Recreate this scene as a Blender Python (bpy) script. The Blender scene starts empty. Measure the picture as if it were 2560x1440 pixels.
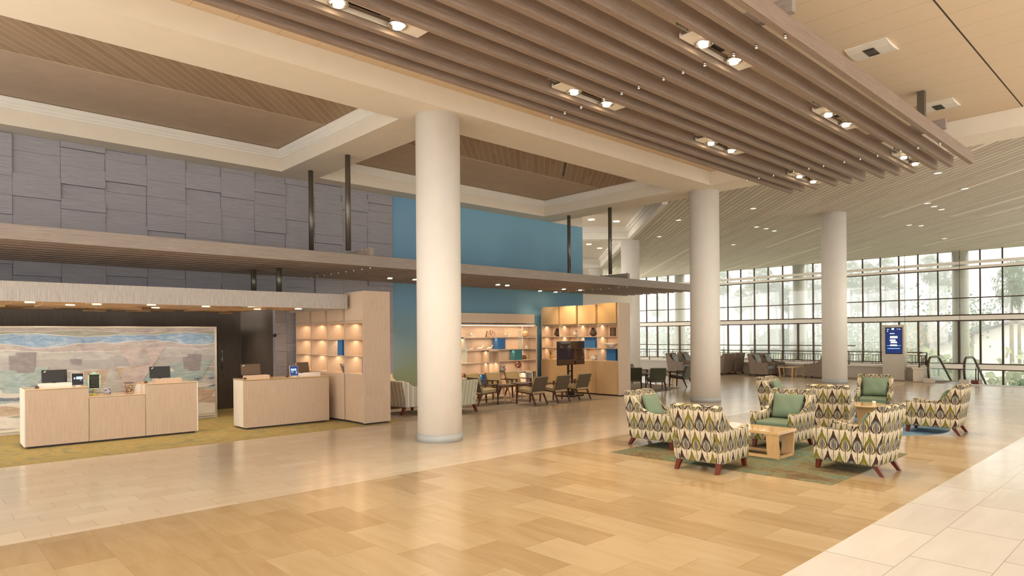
import bpy, bmesh, math, random
from mathutils import Vector, Matrix, Euler
random.seed(7)
C = bpy.context.scene.collection
PI = math.pi
# ------------------------------------------------------------------ camera
CAM_H, AZ, ROLL, FPX, V0 = 1.95, math.radians(46.944), 0.00794, 1629.4, 838.67
cd = bpy.data.cameras.new('camera'); cam = bpy.data.objects.new('camera', cd); C.objects.link(cam)
cd.sensor_fit = 'HORIZONTAL'; cd.sensor_width = 36.0; cd.lens = 36.0 * FPX / 2560.0
cd.shift_y = (V0 - 720.0) / 2560.0; cd.clip_start = 0.05; cd.clip_end = 600
fwd = Vector((math.cos(AZ), math.sin(AZ), 0)); rgt = Vector((math.sin(AZ), -math.cos(AZ), 0)); upv = Vector((0, 0, 1))
cr, sr = math.cos(ROLL), math.sin(ROLL)
r2 = rgt * cr - upv * sr; u2 = upv * cr + rgt * sr
cam.matrix_world = Matrix(((r2.x, u2.x, -fwd.x, 0), (r2.y, u2.y, -fwd.y, 0), (r2.z, u2.z, -fwd.z, CAM_H), (0, 0, 0, 1)))
bpy.context.scene.camera = cam
# ------------------------------------------------------------------ world, sun, exposure
W = bpy.data.worlds.new('world'); bpy.context.scene.world = W; W.use_nodes = True
wn = W.node_tree; bg = wn.nodes['Background']
bg.inputs[0].default_value = (1.0, 0.965, 0.91, 1); bg.inputs[1].default_value = 2.1
sd = bpy.data.lights.new('sun', 'SUN'); sd.energy = 3.0; sd.angle = math.radians(8); sd.color = (1.0, 0.95, 0.87)
sun = bpy.data.objects.new('sun', sd); C.objects.link(sun); sun.rotation_euler = (math.radians(24), 0, math.radians(-75))
vs = bpy.context.scene.view_settings
bpy.context.scene.display_settings.display_device = 'sRGB'
vs.view_transform = 'Standard'; vs.look = 'None'; vs.gamma = 1.0; vs.use_curve_mapping = False; vs.exposure = 0.78
cy = bpy.context.scene.cycles
cy.max_bounces = 7; cy.diffuse_bounces = 4; cy.glossy_bounces = 3; cy.transmission_bounces = 6; cy.transparent_max_bounces = 12
cy.caustics_reflective = False; cy.caustics_refractive = False; cy.sample_clamp_indirect = 5.0; cy.use_denoising = True
WARM = (1.0, 0.82, 0.62)
def lamp(kind, loc, energy, color=WARM, size=.1, spot=100, blend=.6, parent=None, sizey=None, rot=(0, 0, 0)):
    l = bpy.data.lights.new('lamp_light', kind); l.energy = energy; l.color = color
    if kind == 'SPOT': l.spot_size = math.radians(spot); l.spot_blend = blend; l.shadow_soft_size = size
    elif kind == 'AREA':
        l.size = size
        if sizey: l.shape = 'RECTANGLE'; l.size_y = sizey
        l.spread = math.radians(spot)
    else: l.shadow_soft_size = size
    o = bpy.data.objects.new('lamp_light', l); C.objects.link(o); o.location = loc; o.rotation_euler = rot
    if parent: o.parent = parent
    return o
# ------------------------------------------------------------------ materials
def lin(h):
    h = h.lstrip('#'); v = [int(h[i:i+2], 16) / 255 for i in (0, 2, 4)]
    return tuple(((c + .055) / 1.055) ** 2.4 if c > .04045 else c / 12.92 for c in v) + (1,)
class S:
    """a float socket with arithmetic"""
    def __init__(s, nt, k): s.nt, s.k = nt, k
    def m(s, op, b=None, c=None):
        n = s.nt.nodes.new('ShaderNodeMath'); n.operation = op
        for i, x in enumerate((s, b, c)):
            if x is None: continue
            if isinstance(x, S): s.nt.links.new(x.k, n.inputs[i])
            else: n.inputs[i].default_value = x
        return S(s.nt, n.outputs[0])
    def __add__(s, o): return s.m('ADD', o)
    def __sub__(s, o): return s.m('SUBTRACT', o)
    def __mul__(s, o): return s.m('MULTIPLY', o)
    def __truediv__(s, o): return s.m('DIVIDE', o)
    def abs(s): return s.m('ABSOLUTE')
    def fl(s): return s.m('FLOOR')
    def fr(s): return s.m('FRACT')
    def mod(s, b): return s.m('MODULO', b)
    def lt(s, b): return s.m('LESS_THAN', b)
    def gt(s, b): return s.m('GREATER_THAN', b)
    def mx(s, b): return s.m('MAXIMUM', b)
    def mn(s, b): return s.m('MINIMUM', b)
    def pw(s, b): return s.m('POWER', b)
class MT:
    def __init__(s, name, base='#808080', rough=.6, metal=0, spec=.5, emit=None, estr=0, trans=0, ior=1.45, alpha=1):
        s.mat = bpy.data.materials.new(name); s.mat.use_nodes = True; s.nt = s.mat.node_tree
        s.b = s.nt.nodes['Principled BSDF']; I = s.b.inputs
        I['Base Color'].default_value = lin(base); I['Roughness'].default_value = rough; I['Metallic'].default_value = metal
        I['Specular IOR Level'].default_value = spec; I['IOR'].default_value = ior
        if trans: I['Transmission Weight'].default_value = trans
        if alpha < 1: I['Alpha'].default_value = alpha
        if emit: I['Emission Color'].default_value = lin(emit); I['Emission Strength'].default_value = estr
        s.mat.diffuse_color = lin(base)
    def n(s, t, **k):
        n = s.nt.nodes.new(t)
        for a, v in k.items(): setattr(n, a, v)
        return n
    def uv(s, coord='UV'):
        t = s.n('ShaderNodeTexCoord'); return t.outputs[coord]
    def xyz(s, coord='UV'):
        x = s.n('ShaderNodeSeparateXYZ'); s.nt.links.new(s.uv(coord), x.inputs[0])
        return [S(s.nt, x.outputs[i]) for i in range(3)]
    def vec(s, x, y, z=0.0):
        c = s.n('ShaderNodeCombineXYZ')
        for i, v in enumerate((x, y, z)):
            if isinstance(v, S): s.nt.links.new(v.k, c.inputs[i])
            else: c.inputs[i].default_value = v
        return c.outputs[0]
    def noise(s, vec, scale=1, detail=3, rough=.55, color=False, dist=0):
        n = s.n('ShaderNodeTexNoise'); s.nt.links.new(vec, n.inputs['Vector'])
        n.inputs['Scale'].default_value = scale; n.inputs['Detail'].default_value = detail; n.inputs['Roughness'].default_value = rough
        n.inputs['Distortion'].default_value = dist
        return n.outputs['Color'] if color else S(s.nt, n.outputs['Fac'])
    def white(s, vec):
        n = s.n('ShaderNodeTexWhiteNoise'); s.nt.links.new(vec, n.inputs['Vector']); return S(s.nt, n.outputs['Value'])
    def ramp(s, f, stops, const=False):
        r = s.n('ShaderNodeValToRGB'); e = r.color_ramp.elements
        r.color_ramp.interpolation = 'CONSTANT' if const else 'LINEAR'
        while len(e) < len(stops): e.new(.5)
        for q, (p, c) in zip(e, stops): q.position = p; q.color = lin(c) if isinstance(c, str) else c
        s.nt.links.new(f.k, r.inputs[0]); return r.outputs[0]
    def mix(s, f, a, b, blend='MIX'):
        n = s.n('ShaderNodeMix', data_type='RGBA', blend_type=blend)
        if isinstance(f, S): s.nt.links.new(f.k, n.inputs[0])
        else: n.inputs[0].default_value = f
        for i, v in ((6, a), (7, b)):
            if isinstance(v, str): n.inputs[i].default_value = lin(v)
            else: s.nt.links.new(v, n.inputs[i])
        return n.outputs[2]
    def col(s, c): s.nt.links.new(c, s.b.inputs['Base Color']); return s
    def rgh(s, f): s.nt.links.new(f.k, s.b.inputs['Roughness']); return s
    def bump(s, f, strength=.3, dist=.01):
        n = s.n('ShaderNodeBump'); n.inputs['Strength'].default_value = strength; n.inputs['Distance'].default_value = dist
        s.nt.links.new(f.k, n.inputs['Height']); s.nt.links.new(n.outputs[0], s.b.inputs['Normal']); return s
M = {}
def mat(name, *a, **k):
    M[name] = MT(name, *a, **k); return M[name]
def plain(name, c, rough=.6, var=.0, **k):
    t = mat(name, c, rough, **k)
    x, y, z = t.xyz('Object'); f = t.noise(t.vec(x, y, z), 3, 3)
    h = lin(c); v = var or .05
    lo = tuple(q * (1 - v) for q in h[:3]) + (1,); hi = tuple(min(1, q * (1 + v)) for q in h[:3]) + (1,)
    t.col(t.ramp(f, [(.3, lo), (.7, hi)])); return t
def grain(name, dark, mid, light, vertical=False, fine=90, coarse=1.5, rough=.5, seams=None, spec=.4):
    """laminate with long fine striations; u,v are metres on each face"""
    t = mat(name, mid, rough, spec=spec); u, v, _ = t.xyz('UV')
    if vertical: a, b = v, u
    else: a, b = u, v
    f = t.noise(t.vec(a * coarse, b * fine), 1, 4, .7); g = t.noise(t.vec(a * coarse * 4, b * fine * 3.3), 1, 2, .6)
    t.col(t.ramp(f * .65 + g * .35, [(.32, dark), (.5, mid), (.68, light)])); return t
plain('white_paint', '#e3dacb', .75, .02); plain('cream_paint', '#ddd2c0', .75, .02)
plain('column_paint', '#dfd9cf', .6, .02); plain('column_base', '#a3a6a4', .5, .06)
plain('crown_paint', '#e2ddd3', .7, .02); plain('coffer_paint', '#b39e88', .8, .04)
grain('desk_laminate', '#a9927c', '#bfa78f', '#cfb9a2', True, 110, 2, .45)
grain('fascia_laminate', '#8d8580', '#aaa29a', '#c6bfb6', True, 90, 2.5, .5)
grain('oak_cabinet', '#ab8a60', '#c0a075', '#ceb18a', True, 100, 1.5, .45)
grain('cabinet_laminate', '#b49e88', '#c8b29a', '#d6c2ac', True, 120, 1.5, .45)
grain('beam_laminate', '#766a60', '#8e8278', '#a89d92', False, 100, 1.6, .5)
grain('slat_laminate', '#6e5b4d', '#857264', '#9d8b7d', False, 90, 1.3, .5)
grain('wall_laminate', '#7f7b7b', '#989397', '#b0acb0', False, 120, 1.8, .5)
grain('oak', '#c49a66', '#d6ae7a', '#e2c091', True, 40, 2, .4)
grain('oak_top', '#c49d6b', '#d2ae7c', '#dfc094', False, 40, 2, .07, spec=1.0)
grain('walnut', '#3a2418', '#4c3022', '#5f4030', True, 60, 2, .4)
grain('red_wood', '#451a0e', '#5e2614', '#75341c', True, 40, 2, .35)
grain('dark_panel', '#4a423b', '#5c524a', '#6e635a', True, 80, 1.5, .5)
grain('block_wood', '#ab8b68', '#c6a57e', '#dabd98', False, 60, 2, .5)
plain('dark_metal', '#2c2620', .4, metal=.4); plain('bronze', '#4a3a2c', .4, metal=.5); plain('steel', '#a8a6a2', .28, metal=.9)
plain('post_metal', '#6b6459', .35, metal=.6); plain('chrome', '#d8d6d2', .12, metal=1)
plain('fixture_white', '#d9cfbf', .4); plain('white_plastic', '#e6e2da', .4); plain('black_plastic', '#1c1916', .35)
plain('brown_plastic', '#5a4a3c', .3); plain('toekick', '#3c342e', .7)
plain('blue_box', '#3a6ea5', .6, .08); plain('teal_box', '#3d7c86', .6, .08); plain('leather_tan', '#a08a60', .42, .1)
plain('leather_brown', '#55483a', .35, .12); plain('leather_green', '#444838', .35, .12)
plain('ceramic_white', '#ece4d6', .4); plain('ceramic_dark', '#4b3c36', .5, .1); plain('gold', '#b8923c', .4, .1)
plain('leaf_green', '#7b7a34', .6, .2); plain('brown_leaf', '#6e3c2c', .5, .2); plain('red_lacquer', '#8e3a20', .4)
plain('silver_glaze', '#9b9088', .25, .1, metal=.5); plain('yellow', '#d8b52c', .5); plain('mint', '#a9cdb0', .5); plain('olive_paint', '#a8a848', .5)
plain('chalk_black', '#15140f', .8); plain('chalk', '#cfcac0', .9); plain('paper', '#efe9de', .8)
plain('green_cushion', '#6d7d66', .85, .06); plain('blue_cushion', '#8c918c', .8, .25); plain('grey_seat', '#8e99a0', .85, .1)
mat('lamp_glow', '#fff3d8', .5, emit='#ffe9c0', estr=14); mat('strip_glow', '#fff0d8', .5, emit='#ffe2b8', estr=5); mat('soft_glow', '#fff3d8', .5, emit='#ffe3b2', estr=3)
mat('glass', '#f2faf6', 0.02, trans=1, ior=1.0, spec=.5); 
# window glass: thin, almost clear, mirrors a little
g = mat('window_glass', '#ffffff', .0); nt = g.nt
tr = nt.nodes.new('ShaderNodeBsdfTransparent'); tr.inputs[0].default_value = (.93, .95, .93, 1)
gl = nt.nodes.new('ShaderNodeBsdfGlossy'); gl.inputs['Roughness'].default_value = .02
mx = nt.nodes.new('ShaderNodeMixShader'); mx.inputs[0].default_value = .06
nt.links.new(tr.outputs[0], mx.inputs[1]); nt.links.new(gl.outputs[0], mx.inputs[2]); nt.links.new(mx.outputs[0], nt.nodes['Material Output'].inputs[0])
g = mat('green_glass', '#cfe6dc', .02, alpha=.28, spec=.8)
mat('jar_glass', '#e8e6ea', .05, alpha=.13, spec=.9)
mat('screen_off', '#3a261c', .07, spec=.9); mat('screen_blue', '#1c2f66', .2, emit='#22408c', estr=.22)
mat('screen_lit', '#7aa6e0', .2, emit='#a8ccf4', estr=.8); mat('screen_dark', '#0c1018', .12); mat('screen_white', '#e8efe8', .3, emit='#e8f2e6', estr=.6)
# ---- striped, woven, ikat, rugs
t = mat('stripe_grey', '#c8bfae', .85); u, v, _ = t.xyz('UV'); f = (u / .15).fr()
t.col(t.ramp(f, [(0, '#e6dfd2'), (.16, '#77715f'), (.22, '#ded6c6'), (.34, '#b5b08e'), (.5, '#6e7362'), (.56, '#e2dace'), (.7, '#a39a94'), (.84, '#7c7468'), (.88, '#e6dfd2')], True))
t = mat('stripe_yellow', '#cdbb84', .85); u, v, _ = t.xyz('UV'); f = (u / .13).fr()
t.col(t.ramp(f, [(0, '#dccb94'), (.2, '#a08c50'), (.28, '#e6dbb6'), (.5, '#c0aa66'), (.62, '#e2d5a6'), (.8, '#8a7c50'), (.86, '#dccb94')], True))
t = mat('stripe_green', '#a0a288', .85); u, v, _ = t.xyz('UV'); f = (u / .12).fr()
t.col(t.ramp(f, [(0, '#c9c6ac'), (.2, '#5f6a58'), (.3, '#b9b496'), (.5, '#8a7f6c'), (.62, '#d8d2bc'), (.8, '#6b7462'), (.9, '#c9c6ac')], True))
def weave(name, d, l):
    t = mat(name, d, .8); u, v, _ = t.xyz('UV'); f = t.noise(t.vec(u * 60, v * 60), 1, 2); g = t.noise(t.vec(u * 5, v * 5), 1, 3)
    t.col(t.ramp(f * .6 + g * .4, [(.3, d), (.7, l)]))
weave('weave_brown', '#6e5e50', '#8a7866'); weave('weave_grey', '#77716c', '#96908a')
def ikat(name, c_back, ol, br, gy):
    t = mat(name, c_back, .9); u, v, _ = t.xyz('UV')
    wob = t.noise(t.vec(u * 30, v * 9), 1, 2) * .012
    u = u + wob - .006; W_, H_ = .16, .29
    def drop(off, du, half, h0, h1, pw):
        vv = v / H_ + off; row = vv.fl(); fv = vv.fr(); q = u / W_ + (row.mod(2.0).abs() * .5) + du
        ci = q.fl().mod(2.0).abs(); x = (q.fr() - .5).abs() * W_
        tt = ((fv - h0) / (h1 - h0)).mx(0.0).mn(1.0)
        hw = (tt + .02).pw(.42) * ((tt * -1 + 1.0).pw(pw)) * half + .0001
        return x / hw, ci, fv, x
    d, ci, fv, x = drop(.0, .0, .168, .03, .98, 1.45)
    green = t.ramp(fv, [(0.1, ol), (.8, ol)]); grey = t.ramp(fv, [(.2, br), (.38, gy), (.62, br)])
    body = t.mix(ci, green, grey)
    di, _a, _b, _c = drop(.0, .0, .115, .08, .60, 1.1)
    inner = t.ramp(di, [(0, gy), (.16, br), (.34, c_back), (.48, br), (.74, c_back)], True)
    out = t.mix(di.lt(1.0), body, inner)
    stem_x = x.gt(W_ * .5 - .0045)
    backg = t.mix(stem_x, c_back, br)
    st2 = (x - .058).abs().lt(.0035) * fv.gt(.3) * fv.lt(.8); backg = t.mix(st2, backg, ol)
    d2, ci2, fv2, x2 = drop(.5, .5, .045, .1, .5, 1.0)
    backg = t.mix(d2.lt(1.0), backg, br); backg = t.mix(d2.lt(.55), backg, gy)
    d3, ci3, fv3, x3 = drop(.0, .0, .030, .55, 1.0, .7)
    edge = d.lt(1.16); fin = t.mix(edge, backg, br); fin = t.mix(d.lt(1.0), fin, out)
    t.col(fin)
ikat('ikat_fabric', '#c2b59c', '#6e691e', '#35231a', '#5c6a66')
t = mat('rug_green', '#6f7a5c', .95); x, y, z = t.xyz('Object'); f = t.noise(t.vec(x * 1.6, y * 1.2), 1, 5, .65); g = t.noise(t.vec(x * 30, y * 9), 1, 4, .8)
t.col(t.mix(g.gt(.53) * .55, t.ramp(f, [(.28, '#46605c'), (.42, '#66755c'), (.52, '#74704e'), (.62, '#6e5836'), (.75, '#4a3c24')]), '#3a3422')); t.bump(g, .6, .01)
t = mat('rug_blue', '#50708a', .95); x, y, z = t.xyz('Object'); f = t.noise(t.vec(x * 1.2, y * 1.2), 1, 5, .6)
t.col(t.ramp(f, [(.3, '#38587a'), (.5, '#5c7f96'), (.6, '#7f9076'), (.75, '#4c5f62')]))
t = mat('carpet', '#8f7c50', .97); x, y, z = t.xyz('Object'); f = t.noise(t.vec(x * 1.4, y * 1.4), 1, 4, .6, dist=1.5); g = t.noise(t.vec(x * 14, y * 40), 1, 3, .8)
t.col(t.mix(g.gt(.55) * .4, t.ramp(f, [(.3, '#9c8550'), (.5, '#ab975c'), (.62, '#8a8458'), (.75, '#a0814a')]), '#63583c')); t.bump(g, .4, .01)
t = mat('carpet_grey', '#9c8c7c', .97); x, y, z = t.xyz('Object'); f = t.noise(t.vec(x * 1.6, y * 1.4), 1, 4, .6, dist=1); t.col(t.ramp(f, [(.3, '#7d6c5e'), (.55, '#988872'), (.75, '#84817a')]))
# ---- floor tiles (object coordinates are metres)
def tiles(name, cols, sx, sy, along_y, vein, seam, rough, gap=.004, varr=1.0, bondx=.33):
    t = mat(name, cols[1], rough, spec=.8); x, y, z = t.xyz('Object')
    if along_y: x, y = y, x
    row = (y / sy).fl(); q = x / sx + row * bondx; ci = q.fl(); fx = (q.fr() - .5).abs() * sx; fy = ((y / sy).fr() - .5).abs() * sy
    rnd = t.white(t.vec(ci, row, 3.0))
    n1 = t.noise(t.vec(x * vein[0] + rnd * 40, y * vein[1] + rnd * 9), 1, 4, .6, dist=.6)
    c = t.ramp(rnd * .35 * varr + n1 * .65, [(.25, cols[0]), (.5, cols[1]), (.75, cols[2])])
    sm = fx.gt(sx / 2 - gap).mx(fy.gt(sy / 2 - gap * .5))
    c = t.mix(sm * .75, c, seam); t.col(c); t.rgh(n1 * .03 + (rough - .03)); return t
tiles('tile_pale', ('#c4b197', '#cab89e', '#d0bfa6'), .61, .305, False, (.6, 3), '#a8957a', .2)
tiles('tile_sand', ('#a0855e', '#ad946d', '#b8a17c'), .92, .46, True, (1.1, 6), '#947648', .21, .003, 1.2, .37)
tiles('tile_white', ('#c9c2b8', '#d2ccc3', '#dad5cc'), 1.2, .6, False, (1, 6), '#6e5c48', .16, .0045)
# ---- ceilings
def boards(name, cols, step, dark, seamw, lightline=False, obj='Object'):
    t = mat(name, cols[1], .7); x, y, z = t.xyz(obj); w = (x - y) * .70711; l = (x + y) * .70711
    i = (w / step).fl(); f = (w / step).fr(); r = t.white(t.vec(i, (l / 3.6 + i * .37).fl(), 1.0)); n = t.noise(t.vec(l * 2, w * 60), 1, 3)
    c = t.ramp(r * .25 + n * .75, [(.25, cols[0]), (.5, cols[1]), (.75, cols[2])])
    if not lightline: c = t.mix((t.white(t.vec((i / 7.0).fl(), (l / 9.0).fl(), 5.0))).gt(.7) * i.mod(7.0).abs().lt(.5), c, '#ddd2c2')
    c = t.mix(f.lt(seamw), c, dark); t.col(c); return t
boards('timber_boards', ('#b0a494', '#c2b6a6', '#d0c6b6'), .20, '#84776a', .16)
boards('coffer_boards', ('#8f7860', '#9c856c', '#a89178'), .155, '#c4aa8a', .07, True)
t = mat('ceiling_panel', '#cbb293', .8); x, y, z = t.xyz('Object'); fx = (x / .61 + .36).fr(); fy = ((y - 2.5) / 6.87).fr()
c = t.mix(fx.lt(.010), '#cfb99c', '#97805f'); t.col(t.mix(fy.lt(.0035) , c, '#3e3022'))
# ---- ombre blue wall
t = mat('ombre_wall', '#4c7c9c', .75); x, y, z = t.xyz('Object'); n = t.noise(t.vec(x * .5, z * .5), 1, 3, .5)
g1 = t.ramp((z / 6.0) + (n - .5) * .25, [(.15, '#8a9272'), (.32, '#869fa2'), (.5, '#6f97ae'), (.85, '#7aa3be'), (1, '#6f9cba')])
g2 = t.ramp((z / 6.0) + (n - .5) * .35, [(.0, '#4a6a7c'), (.4, '#688f9f'), (.65, '#6a92aa'), (.9, '#7aa6bd')])
t.col(t.mix(((x - 11.3) / 1.8).mx(0.0).mn(1.0), g1, g2))
t = mat('stone', '#b8b0a4', .5); x, y, z = t.xyz('Object'); t.col(t.ramp(t.noise(t.vec(x, y, z), 2, 5), [(.3, '#a49b8e'), (.7, '#c4bcb0')]))
t = mat('parapet_paint', '#bfb5a5', .6)
# ---- outdoors
def leafm(name, c):
    t = mat(name, c, .8); nt = t.nt; x, y, z = t.xyz('Object'); f = t.noise(t.vec(x, y, z), .8, 3); h = lin(c)
    col = t.ramp(f, [(.3, tuple(q * .7 for q in h[:3]) + (1,)), (.7, tuple(min(1, q * 1.3) for q in h[:3]) + (1,))]); t.col(col)
    tl = nt.nodes.new('ShaderNodeBsdfTranslucent'); nt.links.new(col, tl.inputs[0]); m_ = nt.nodes.new('ShaderNodeMixShader'); m_.inputs[0].default_value = .5
    nt.links.new(t.b.outputs[0], m_.inputs[1]); nt.links.new(tl.outputs[0], m_.inputs[2]); nt.links.new(m_.outputs[0], nt.nodes['Material Output'].inputs[0])
plain('lawn', '#9fa67c', .9, .2); plain('road', '#b5b1a8', .9, .08); leafm('palm_leaf', '#66785a'); plain('trunk', '#8f8270', .9, .2)
leafm('tree_leaf', '#6f8060'); leafm('hedge_leaf', '#a0a58c'); plain('house_blue', '#5fa3b0', .8); plain('house_yellow', '#d8a83c', .8)
plain('house_white', '#e6e2d8', .8); plain('roof_brown', '#4a4640', .8); plain('roof_grey', '#6c6a68', .8); plain('car_white', '#e8e8e6', .3); plain('car_dark', '#5c6066', .3); plain('tyre', '#2a2a2a', .8)
# ------------------------------------------------------------------ mesh builder
class MB:
    def __init__(s): s.v = []; s.f = []; s.mi = []; s.sm = []
    def add(s, vs_, fs, mi=0, sm=False):
        o = len(s.v); s.v += [tuple(p) for p in vs_]
        for f in fs: s.f.append([o + i for i in f]); s.mi.append(mi); s.sm.append(sm)
        return s
    def box(s, x0, x1, y0, y1, z0, z1, mi=0, M_=None):
        p = [Vector((x, y, z)) for z in (z0, z1) for y in (y0, y1) for x in (x0, x1)]
        if M_ is not None: p = [M_ @ q for q in p]
        return s.add(p, [(0, 2, 3, 1), (4, 5, 7, 6), (0, 1, 5, 4), (2, 6, 7, 3), (0, 4, 6, 2), (1, 3, 7, 5)], mi)
    def prism(s, poly, axis, a, b, mi=0, M_=None):
        """poly: 2D points; axis 'x': (y,z), 'y': (x,z), 'z': (x,y)"""
        def P(q, t):
            return Vector((t, q[0], q[1])) if axis == 'x' else Vector((q[0], t, q[1])) if axis == 'y' else Vector((q[0], q[1], t))
        n = len(poly); p = [P(q, a) for q in poly] + [P(q, b) for q in poly]
        if M_ is not None: p = [M_ @ q for q in p]
        ar = sum(poly[i][0] * poly[(i + 1) % n][1] - poly[(i + 1) % n][0] * poly[i][1] for i in range(n))
        flip = (ar > 0) ^ (axis == 'y') ^ (b < a)
        fs = [list(range(n)), list(range(2 * n - 1, n - 1, -1))] + [[i, i + n, (i + 1) % n + n, (i + 1) % n] for i in range(n)]
        if flip: fs = [f[::-1] for f in fs]
        return s.add(p, fs, mi)
    def lathe(s, prof, cx=0, cy=0, cz=0, seg=20, mi=0, sm=True, cap=True):
        p = []; fs = []
        for r, z in prof:
            for i in range(seg):
                a = 2 * PI * i / seg; p.append((cx + r * math.cos(a), cy + r * math.sin(a), cz + z))
        for k in range(len(prof) - 1):
            for i in range(seg):
                j = (i + 1) % seg; fs.append((k * seg + i, k * seg + j, (k + 1) * seg + j, (k + 1) * seg + i))
        if cap: fs.append(tuple(range(seg))[::-1]); fs.append(tuple(range((len(prof) - 1) * seg, len(prof) * seg)))
        return s.add(p, fs, mi, sm)
    def cyl(s, cx, cy, z0, z1, r, seg=24, mi=0, r1=None):
        r1 = r if r1 is None else r1; p = []; fs = []
        for rr, z in ((r, z0), (r1, z1)):
            for i in range(seg): a = 2 * PI * i / seg; p.append((cx + rr * math.cos(a), cy + rr * math.sin(a), z))
        s.add(p, [(i, (i + 1) % seg, seg + (i + 1) % seg, seg + i) for i in range(seg)], mi, True)
        o = len(s.v) - 2 * seg; s.f.append([o + i for i in range(seg)][::-1]); s.f.append([o + seg + i for i in range(seg)]); s.mi += [mi, mi]; s.sm += [False, False]
        return s
    def tube(s, pts, r, seg=8, mi=0, r1=None):
        pts = [Vector(p) for p in pts]; n = len(pts); rings = []
        for i, p in enumerate(pts):
            d = (pts[min(i + 1, n - 1)] - pts[max(i - 1, 0)]).normalized()
            a = d.cross(Vector((0, 0, 1)) if abs(d.z) < .9 else Vector((1, 0, 0))).normalized(); b = d.cross(a)
            rr = r if r1 is None else r + (r1 - r) * i / (n - 1)
            rings.append([p + a * rr * math.cos(2 * PI * k / seg) + b * rr * math.sin(2 * PI * k / seg) for k in range(seg)])
        p = [q for R in rings for q in R]; fs = []
        for i in range(n - 1):
            for k in range(seg): j = (k + 1) % seg; fs.append((i * seg + k, (i + 1) * seg + k, (i + 1) * seg + j, i * seg + j))
        fs.append(tuple(range(seg))); fs.append(tuple(range((n - 1) * seg, n * seg))[::-1])
        return s.add(p, fs, mi, True)
    def bar(s, a, b, w, h, w1=None, h1=None, mi=0):
        """tapered rectangular bar; w across (horizontal), h the other way"""
        a, b = Vector(a), Vector(b); d = (b - a).normalized()
        x = d.cross(Vector((0, 0, 1)) if abs(d.z) < .95 else Vector((0, 1, 0))).normalized(); y = x.cross(d)
        w1 = w if w1 is None else w1; h1 = h if h1 is None else h1; p = []
        for c, ww, hh in ((a, w, h), (b, w1, h1)):
            for sx, sy in ((-1, -1), (1, -1), (1, 1), (-1, 1)): p.append(c + x * sx * ww / 2 + y * sy * hh / 2)
        return s.add(p, [(0, 1, 2, 3), (7, 6, 5, 4), (0, 4, 5, 1), (1, 5, 6, 2), (2, 6, 7, 3), (3, 7, 4, 0)], mi)
    def leg(s, top, foot, w, w1, mi=0):
        """square leg with level top and foot"""
        p = []
        for c, ww in ((foot, w1), (top, w)):
            for sx, sy in ((-1, -1), (1, -1), (1, 1), (-1, 1)): p.append((c[0] + sx * ww / 2, c[1] + sy * ww / 2, c[2]))
        return s.add(p, [(3, 2, 1, 0), (4, 5, 6, 7), (0, 1, 5, 4), (1, 2, 6, 5), (2, 3, 7, 6), (3, 0, 4, 7)], mi)
    def ball(s, c, r, seg=12, mi=0, sx=1, sy=1, sz=1):
        rings = seg // 2; p = []; fs = []
        for i in range(1, rings):
            t = PI * i / rings
            for k in range(seg): a = 2 * PI * k / seg; p.append((c[0] + r * sx * math.sin(t) * math.cos(a), c[1] + r * sy * math.sin(t) * math.sin(a), c[2] + r * sz * math.cos(t)))
        nT = len(p); p.append((c[0], c[1], c[2] + r * sz)); p.append((c[0], c[1], c[2] - r * sz))
        for i in range(rings - 2):
            for k in range(seg): j = (k + 1) % seg; fs.append((i * seg + k, (i + 1) * seg + k, (i + 1) * seg + j, i * seg + j))
        for k in range(seg):
            j = (k + 1) % seg; fs.append((nT, k, j)); o = (rings - 2) * seg; fs.append((nT + 1, o + j, o + k))
        return s.add(p, fs, mi, True)
    def build(s, name, mats, parent=None, loc=(0, 0, 0), rz=0, bevel=0, seg=2):
        me = bpy.data.meshes.new(name); me.from_pydata(s.v, [], s.f); me.update()
        if isinstance(mats, str): mats = [mats]
        for m_ in mats: me.materials.append(M[m_].mat)
        for p, mi, sm in zip(me.polygons, s.mi, s.sm): p.material_index = mi; p.use_smooth = sm
        uv = me.uv_layers.new(name='UVMap').data
        for p in me.polygons:
            n = p.normal; ax, ay, az = abs(n.x), abs(n.y), abs(n.z)
            for li in p.loop_indices:
                c = me.vertices[me.loops[li].vertex_index].co
                uv[li].uv = (c.x, c.y) if az > .75 else (c.y, c.z) if ax >= ay else (c.x, c.z)
        o = bpy.data.objects.new(name, me); C.objects.link(o); o.location = loc; o.rotation_euler = (0, 0, rz)
        if parent: o.parent = parent
        if bevel:
            b = o.modifiers.new('bevel', 'BEVEL'); b.width = bevel; b.segments = seg; b.limit_method = 'ANGLE'; b.angle_limit = math.radians(40)
        return o
def tag(o, label, cat, group=None, kind=None):
    o['label'] = label; o['category'] = cat
    if group: o['group'] = group
    if kind: o['kind'] = kind
    return o
def thing(name, label, cat, loc=(0, 0, 0), rz=0, group=None):
    o = bpy.data.objects.new(name, None); C.objects.link(o); o.empty_display_size = .1
    o.location = loc; o.rotation_euler = (0, 0, rz); return tag(o, label, cat, group)
def struct(o): o['kind'] = 'structure'; return o
kids = {}
def copy_tree(o, loc=None, rz=None, label=None, group=None, parent=None):
    c = o.copy(); C.objects.link(c)
    if parent: c.parent = parent
    if loc is not None: c.location = loc
    if rz is not None: c.rotation_euler = (0, 0, rz)
    if label: c['label'] = label
    if group: c['group'] = group
    for ch in list(o.children): copy_tree(ch, parent=c)
    return c
def recolor(root, name, matname):
    """give a copied part its own mesh data with another material"""
    for ch in root.children:
        if ch.name.split('.')[0] == name:
            ch.data = ch.data.copy(); ch.data.materials[0] = M[matname].mat
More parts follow.
